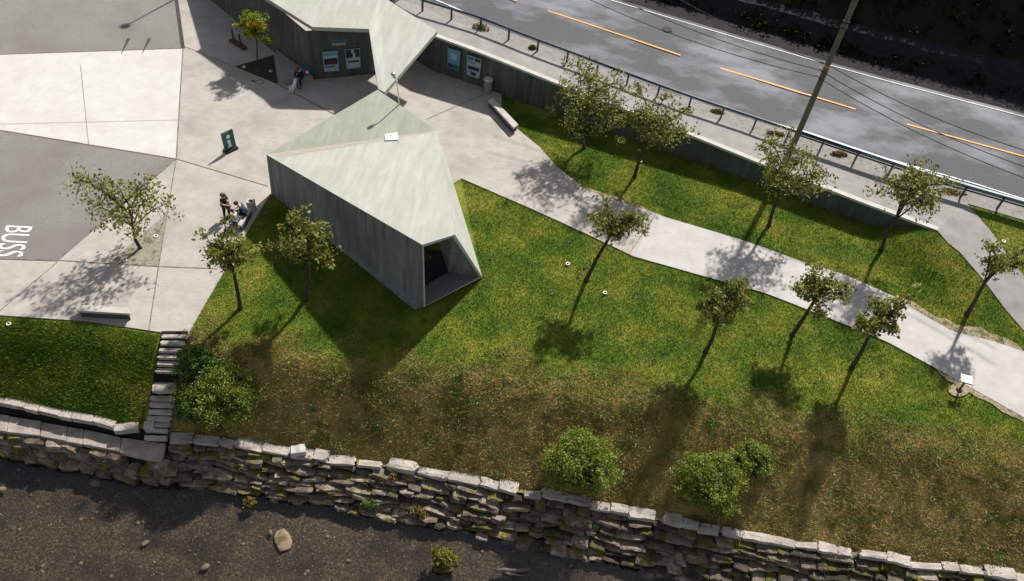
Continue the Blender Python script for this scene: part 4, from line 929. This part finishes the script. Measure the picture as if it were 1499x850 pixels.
# ------------------------------------------------------------------ trees
def tree(base_px, box, label, dens=1.0, leafm='leaf', leafsize=.17, trunk_r=.10, seed=1, z=None, topless=0, pale=False, nlimb=11):
    r = np.random.default_rng(seed)
    g = at(*base_px); g = at(*base_px, float(TH(g.x, g.y))) if z is None else at(*base_px, z)
    x0, y0, x1, y1 = box; cx, cy = (x0+x1)/2, (y0+y1)/2
    c = hit(cx, cy, g+Vector((0,.15,0)), Vector((0,1,0))); sc = pxscale(c); rx = (x1-x0)/2/sc*1.0
    dv = np.array(c)-CP; ang = math.asin(-dv[2]/np.linalg.norm(dv)); hp_ = (y1-y0)/2/sc*1.05
    ry = rx*.9; rz2 = hp_**2-(ry*math.sin(ang))**2
    if rz2 < (.6*hp_)**2: ry = hp_*.72; rz2 = hp_**2-(ry*math.sin(ang))**2
    rz = math.sqrt(max(rz2, .1))/math.cos(ang)
    root = empty('young_tree', g, label, 'tree', 'young trees of the park')
    mbk = MB(); mbb = MB()
    low = c-Vector((0,0,rz*.75)); fork = Vector((g.x+(low.x-g.x)*.9, g.y+(c.y-g.y)*.6, max(low.z, g.z+.8)))
    topc = c+Vector((rx*.1*r.normal(), ry*.1*r.normal(), rz*.55))
    mid = g.lerp(fork, .5)+Vector((.05*r.normal(), .05*r.normal(), 0))
    mbk.tube([g-Vector((0,0,.05)), g+Vector((0,0,.06)), mid, fork, fork.lerp(topc,.5)+Vector((.08*r.normal(),.08*r.normal(),0)), topc], [trunk_r*1.5, trunk_r*1.1, trunk_r*.9, trunk_r*.75, trunk_r*.45, trunk_r*.15], 8)
    tips = []
    for i in range(nlimb):
        t_ = r.random(); s0 = fork.lerp(topc, t_*.75-.1 if t_ > .2 else 0)
        a = 2.399*i+r.normal()*.3; el = r.uniform(-.45, 1.0)
        e_ = c+Vector((rx*math.cos(a)*math.cos(el)*(q0 := r.uniform(.5,1.12)), ry*math.sin(a)*math.cos(el)*q0, rz*math.sin(el)*min(q0*1.15, 1.1)))
        m1_ = s0.lerp(e_, .5)+Vector((r.normal()*.08, r.normal()*.08, .12*rz))
        mbb.tube([s0, m1_, e_], [trunk_r*.5, trunk_r*.32, trunk_r*.12], 5, False)
        for k in range(9):
            u = r.uniform(.30, 1.0); q = (s0.lerp(m1_, u*2) if u < .5 else m1_.lerp(e_, u*2-1))
            off = Vector(np.clip(r.normal(size=3), -1.5, 1.5))*rx*.19; q2 = q+off
            mbb.tube([q, q2], [trunk_r*.2, trunk_r*.08], 4, False); tips.append((q2, 1.0))
        tips.append((e_, 1.2))
    if topless:
        for k in range(6): tips.append((topc+Vector((r.normal()*.12, r.normal()*.12, .1*k)), .5))
    wchild(mbk.build('trunk', X['bark'], smooth=True), root); wchild(mbb.build('branches', X['bark'], smooth=True), root)
    cs = []
    for q, w in tips:
        nL = int(r.uniform(5, 34)*dens*w); s = r.uniform(.07, .17)*max(rx, .9)*.9
        cs.append(np.array(q)+np.clip(r.normal(size=(nL,3)), -1.5, 1.5)*[s, s, s*.75])
    cs = np.concatenate(cs)
    o = link('crown', npmesh('crown', leaves(cs, leafsize, r), 4, r.random(len(cs))), X[leafm]); wchild(o, root)
    return root
tree((205,363), (113,233,250,356), 'spreading sparse tree growing out of the gravel triangle on the plaza', .75, seed=2, nlimb=13, trunk_r=.085, z=.03)
tree((352,450), (294,318,376,418), 'tree on the lawn corner covering the sitting child with its crown', 1.1, seed=3)
tree((447,438), (399,313,496,404), 'tree standing in the shadow of the faceted building', 1.15, seed=4, nlimb=12)
tree((377,94), (347,9,399,66), 'small maple with orange tips in the dark soil triangle', 1.3, 'leaf_or', .15, .045, seed=5, z=.03, nlimb=10)
tree((855,216), (797,97,922,196), 'broad tree nearest the long bench below the retaining wall, left one of the close pair', 1.15, seed=6, nlimb=14)
tree((929,258), (898,124,1003,236), 'broad tree below the retaining wall, right one of the close pair', 1.15, seed=7, nlimb=14)
tree((1125,330), (1095,195,1217,302), 'tree on the upper lawn right in front of the wooden pole', .95, seed=8, nlimb=13)
tree((1290,365), (1276,214,1392,345), 'tall open tree at the right end of the retaining wall', .8, seed=9, nlimb=13)
tree((858,410), (856,290,942,362), 'slim tree leaning right over the near edge of the footpath, left of all path trees', .85, seed=10, nlimb=9)
tree((1033,515), (1019,405,1100,490), 'dark tree mid lawn with one long bare shoot on top', 1.0, seed=11, topless=1)
tree((1160,490), (1154,390,1246,460), 'left of two small trees close together at the near path edge', .95, seed=12, nlimb=10)
tree((1247,538), (1252,417,1325,512), 'right of two small trees close together, its trunk nearest the reading board', .9, seed=13, nlimb=10)
tree((1416,459), (1423,348,1493,432), 'thin leaning tree by the side walkway at the right edge', .6, seed=14, nlimb=10)

# ------------------------------------------------------------------ bushes
def bush(px, z, rad, label, m, n=9000, size=.10, seed=1, name='round_bush', group='bushes by the river'):
    r = np.random.default_rng(seed); g = at(*px, z); rx, ry, rz = rad
    root = empty(name, g, label, 'bush', group)
    bm = bmesh.new(); bmesh.ops.create_icosphere(bm, subdivisions=3, radius=1)
    for v in bm.verts:
        k = .72*(1+.3*mnoise.noise(v.co*1.7+Vector((seed,0,0)))); v.co = Vector((v.co.x*rx*k, v.co.y*ry*k, max(v.co.z, -.55)*rz*k+rz*.62))
    me = bpy.data.meshes.new('shade_core'); bm.to_mesh(me); bm.free(); link('shade_core', me, X['core'], root)
    cl = []; nc = n//36
    for k in range(nc):
        d = r.normal(size=3); d /= np.linalg.norm(d)
        if d[2] < -.55: d[2] *= -1
        kk = (1+.42*mnoise.noise(Vector(d)*1.7+Vector((seed,0,0)))+.25*mnoise.noise(Vector(d)*4.1+Vector((0,seed,0))))*r.uniform(.70,.98)+(r.uniform(.05,.26) if r.random() < .16 and d[2] > -.1 else 0); s = r.uniform(.04,.10)*rx
        cl.append(np.array([d[0]*rx*kk, d[1]*ry*kk, d[2]*rz*kk+rz*.62])+r.normal(size=(36,3))*s)
    cs = np.concatenate(cl); o = link('foliage', npmesh('foliage', leaves(cs, size, r, upbias=.8), 4, r.random(len(cs))), m, root); return root
bush((330,590), slope_z(330,590), (1.5,1.3,1.05), 'large bright green bush right of the stone steps', X['leaf_bush'], 25000, .088, seed=31)
bush((290,545), slope_z(290,545), (.85,.8,.8), 'darker bush overhanging the upper stone steps', X['leaf_dark'], 7000, seed=32)
bush((292,602), slope_z(292,602), (.85,.8,.7), 'low dark bush spilling over the lower stone steps', X['leaf_dark'], 7000, seed=33)
bush((846,690), slope_z(846,690), (1.55,1.35,1.15), 'round green bush on the bank left of its twin above the river wall', X['leaf_bush'], 24000, .088, seed=34)
bush((1033,718), slope_z(1033,718), (1.40,1.25,1.15), 'round green bush on the bank standing right of its twin', X['leaf_bush'], 22000, .088, seed=35)
bush((1096,682), slope_z(1096,682), (1.0,.8,.75), 'small loose yellowish shrub touching the right round bush', X['leaf_bush'], 5200, .088, seed=36)
bush((650,822), -3.87, (.52,.45,.50), 'small yellow-green shrub standing alone in the river', X['leaf_yellow'], 3600, .09, seed=37)
for i, px in enumerate([(1370,340),(1340,338),(1140,285)]):
    pass

# ------------------------------------------------------------------ people and dog
def skin_mesh(name, J, edges, m, parent, rootv=0, sub=1, flatten=None):
    names = list(J); idx = {k: i for i, k in enumerate(names)}
    me = bpy.data.meshes.new(name); me.from_pydata([J[k][0] for k in names], [(idx[a], idx[b]) for a, b in edges], []); me.update()
    o = bpy.data.objects.new(name, me); COL.objects.link(o)
    md = o.modifiers.new('s', 'SKIN'); md.use_smooth_shade = True
    o.modifiers.new('u', 'SUBSURF').levels = sub; o.modifiers['u'].render_levels = sub
    for i, k in enumerate(names):
        rr = J[k][1]; v = me.skin_vertices[0].data[i]; v.radius = rr if isinstance(rr, tuple) else (rr, rr); v.use_root = (i == rootv)
    bpy.context.view_layer.update(); dg = bpy.context.evaluated_depsgraph_get(); nm = bpy.data.meshes.new_from_object(o.evaluated_get(dg))
    bpy.data.objects.remove(o); nm.materials.clear(); nm.name = name
    return link(name, nm, m, parent, smooth=True)
def person(loc, rz, label, pose, scale, hair, top, legs, sleeve=.45, hairlong=False, extra=None):
    root = empty('person', loc, label, 'person', None, rz); root.scale = (scale,)*3
    g = {k: Vector(v) for k, v in pose.items()}
    J = {'pelvis': (g['pelvis'], .135), 'waist': (g['pelvis'].lerp(g['chest'], .5), .12), 'chest': (g['chest'], .15), 'neck': (g['neck'], .055), 'jaw': (g['head']-(g['head']-g['neck'])*.35, .075), 'head': (g['head'], .10), 'crown': (g['head']+(g['head']-g['neck']).normalized()*.075, .07)}
    E_ = [('pelvis','waist'),('waist','chest'),('chest','neck'),('neck','jaw'),('jaw','head'),('head','crown')]
    fwd = Vector((0,-1,0)); nf = (g['head']-g['neck']).normalized(); hf = (fwd-nf*fwd.dot(nf)).normalized()
    J['nose'] = (g['head']+hf*.118-nf*.012, .014); E_.append(('head','nose'))
    for s in 'lr':
        J[s+'sh'] = (g[s+'sh'], .062); J[s+'el'] = (g[s+'el'], .045); J[s+'wr'] = (g[s+'wr'], .030)
        fd = (g[s+'wr']-g[s+'el']).normalized(); sd = fd.orthogonal().normalized(); pn = fd.cross(sd)
        J[s+'pm'] = (g[s+'wr']+fd*.07, (.042,.022)); E_ += [('chest', s+'sh'), (s+'sh', s+'el'), (s+'el', s+'wr'), (s+'wr', s+'pm')]
        for k, (o_, l) in enumerate([(-.03,.07),(-.01,.082),(.01,.076),(.03,.06)]):
            a = g[s+'wr']+fd*.105+sd*o_; J[f'{s}f{k}'] = (a+fd*l*.5+pn*.006, .0095); J[f'{s}g{k}'] = (a+fd*l+pn*.022, .008); E_ += [(s+'pm', f'{s}f{k}'), (f'{s}f{k}', f'{s}g{k}')]
        J[s+'t0'] = (g[s+'wr']+fd*.06+sd*.055, .011); J[s+'t1'] = (g[s+'wr']+fd*.095+sd*.065+pn*.01, .009); E_ += [(s+'pm', s+'t0'), (s+'t0', s+'t1')]
        J[s+'hp'] = (g[s+'hp'], .095); J[s+'kn'] = (g[s+'kn'], .062); J[s+'an'] = (g[s+'an'], .042); J[s+'to'] = (g[s+'to'], .038)
        E_ += [('pelvis', s+'hp'), (s+'hp', s+'kn'), (s+'kn', s+'an'), (s+'an', s+'to')]
    skin_mesh('body', J, E_, X['skin'], root)
    T = {'p': (g['pelvis']+(g['chest']-g['pelvis'])*.05, .155), 'w': (J['waist'][0], .14), 'c': (g['chest'], .168), 'n': (g['chest'].lerp(g['neck'], .55), .095)}
    TE = [('p','w'),('w','c'),('c','n')]
    for s in 'lr':
        T[s+'s'] = (g[s+'sh'], .080); T[s+'e'] = (g[s+'sh'].lerp(g[s+'el'], sleeve*2 if sleeve < .5 else 1), .066); TE += [('c', s+'s'), (s+'s', s+'e')]
        if sleeve > .6: T[s+'w2'] = (g[s+'wr'], .045); TE.append((s+'e', s+'w2'))
    skin_mesh('top', T, TE, X[top], root)
    T = {'p': (g['pelvis'], .150)}; TE = []
    for s in 'lr':
        T[s+'h'] = (g[s+'hp'], .110); T[s+'k'] = (g[s+'kn'], .078); T[s+'a'] = (g[s+'an'], .058); TE += [('p', s+'h'), (s+'h', s+'k'), (s+'k', s+'a')]
    skin_mesh('trousers', T, TE, X[legs], root)
    for s in 'lr':
        a, b = g[s+'an'], g[s+'to']; MB().tube([a+(a-b)*.25-Vector((0,0,.03)), a.lerp(b,.4)-Vector((0,0,.02)), b+(b-a)*.25-Vector((0,0,.01))], [.045,.055,.035], 8).build('shoe', X['black'], root, smooth=True)
    hv, hfc = rockverts(g['head']+nf*.045-hf*.03, (.118,.128,.112), 0, 2, 2)
    MB().add(hv, hfc).build('hair', X[hair], root, smooth=True)
    if hairlong: MB().tube([g['head']-hf*.10, g['neck']-hf*.13, g['chest']-hf*.17+nf*.05], [.09,.075,.03], 8).build('ponytail', X[hair], root, smooth=True)
    side = nf.cross(hf)
    for k in (-1, 1):
        e_ = g['head']+hf*.094+side*k*.035+nf*.008; MB().add(*rockverts(e_, (.012,.010,.010), 0, 1, 1)).build('eye', X['black'], root)
    if extra: extra(root, g)
    return root
STAND = dict(pelvis=(0,0,.93), chest=(0,-.03,1.27), neck=(0,-.05,1.46), head=(0,-.10,1.58), lsh=(.17,-.03,1.38), rsh=(-.17,-.03,1.38), lel=(.24,-.08,1.12), rel=(-.24,-.08,1.12), lwr=(.10,-.27,1.06), rwr=(-.10,-.27,1.06), lhp=(.09,0,.88), rhp=(-.09,0,.88), lkn=(.10,-.08,.49), rkn=(-.11,.03,.49), lan=(.11,-.02,.09), ran=(-.12,.10,.09), lto=(.13,-.16,.04), rto=(-.14,-.04,.04))
SIT = dict(pelvis=(0,0,.58), chest=(0,-.12,.90), neck=(0,-.22,1.07), head=(0,-.32,1.17), lsh=(.18,-.13,1.00), rsh=(-.18,-.13,1.00), lel=(.24,-.30,.76), rel=(-.24,-.30,.76), lwr=(.10,-.48,.70), rwr=(-.10,-.48,.70), lhp=(.10,-.04,.56), rhp=(-.10,-.04,.56), lkn=(.14,-.46,.54), rkn=(-.14,-.46,.54), lan=(.13,-.44,.09), ran=(-.13,-.46,.09), lto=(.14,-.60,.04), rto=(-.14,-.62,.04))
def wx(root, g):
    MB().add(*rockverts((.0,-.24,.90), (.17,.09,.22), .1, 4, 2)).build('shoulder_bag', X['cl_brown'], root, smooth=True)
    MB().add(*rockverts((.02,.15,.84), (.16,.06,.26), 0, 6, 2)).build('tied_jacket', X['cl_grey'], root, smooth=True)
person(at(333.5,318,Z0), R(68), 'standing woman in black top holding a brown bag beside the bench', STAND, .98, 'hair_brown', 'cl_black', 'cl_black', .3, True, wx)
person(at(361.5,322,Z0), R(-75), 'man in a dark teal shirt sitting bent forward on the plaza-edge bench', SIT, 1.0, 'hair_dark', 'cl_navy', 'cl_black', .3)
person(at(351,331,Z0), R(-110), 'small child in a white shirt sitting at the end of the bench by the tree', SIT, .80, 'hair_dark', 'cl_white', 'cl_grey', .4)
q = at(440,114,.47)
person(Vector((q.x, q.y+.12, Z0)), R(-8), 'person in black clothes sitting on the wedge seat facing the white dog', SIT, .98, 'hair_red', 'cl_black', 'cl_black', .9)
# bag on the wedge seat
c = at(449.5,109,.48)
bg = empty('carrier_bag', c, 'red white and blue bag standing on the wedge seat behind the seated person', 'bag')
M = Matrix.Rotation(.5, 3, 'Z')@Matrix.Rotation(-.35, 3, 'X')
MB().box((0,.0,.17), (.40,.16,.34), M).build('body', X['blue'], bg, bevel=.03)
MB().box(M@Vector((-.10,-.085,.0))+Vector((0,0,.17)), (.17,.012,.30), M).build('red_patch', X['red'], bg); MB().box(M@Vector((.0,-.095,.02))+Vector((0,0,.17)), (.13,.012,.15), M).build('white_patch', X['white'], bg)
MB().tube([M@Vector((-.1,0,.17))+Vector((0,0,.15)), M@Vector((0,0,.32))+Vector((0,0,.15)), M@Vector((.1,0,.17))+Vector((0,0,.15))], .015, 6).build('handle', X['blue'], bg)
# dog
dgp = at(429.5,134,Z0); dog = empty('dog', dgp, 'small white dog standing on the paving in front of the seated person', 'dog', None, R(-15))
dog.scale = (1.15,)*3
J = {'belly': ((0,0,.30), .095), 'chest': ((0,.17,.31), .125), 'rump': ((0,-.17,.31), .105), 'neck': ((0,.28,.42), .075), 'head': ((0,.34,.52), .085), 'muz': ((0,.45,.49), .042), 'nose': ((0,.50,.49), .028), 'tail': ((0,-.27,.38), .035), 'tail2': ((0,-.31,.50), .03), 'tail3': ((0,-.25,.57), .022)}
E_ = [('belly','chest'),('belly','rump'),('chest','neck'),('neck','head'),('head','muz'),('muz','nose'),('rump','tail'),('tail','tail2'),('tail2','tail3')]
for s, k in (('l', .075), ('r', -.075)):
    J[s+'s'] = ((k,.17,.22), .05); J[s+'w'] = ((k,.165,.11), .028); J[s+'p'] = ((k,.19,.025), .03); E_ += [('chest', s+'s'), (s+'s', s+'w'), (s+'w', s+'p')]
    J[s+'k'] = ((k,-.13,.21), .058); J[s+'h'] = ((k,-.24,.12), .026); J[s+'b'] = ((k,-.20,.025), .03); E_ += [('rump', s+'k'), (s+'k', s+'h'), (s+'h', s+'b')]
    J[s+'e'] = ((k*.75,.30,.60), .028); J[s+'e2'] = ((k*1.25,.30,.56), .022); E_ += [('head', s+'e'), (s+'e', s+'e2')]
skin_mesh('body', J, E_, X['fur'], dog)
MB().add(*rockverts((0,.525,.495), (.018,.015,.014), 0, 1, 1)).build('nose_tip', X['black'], dog)
for k in (-1, 1): MB().add(*rockverts((k*.035,.415,.545), (.012,.012,.012), 0, 1, 1)).build('eye', X['black'], dog)
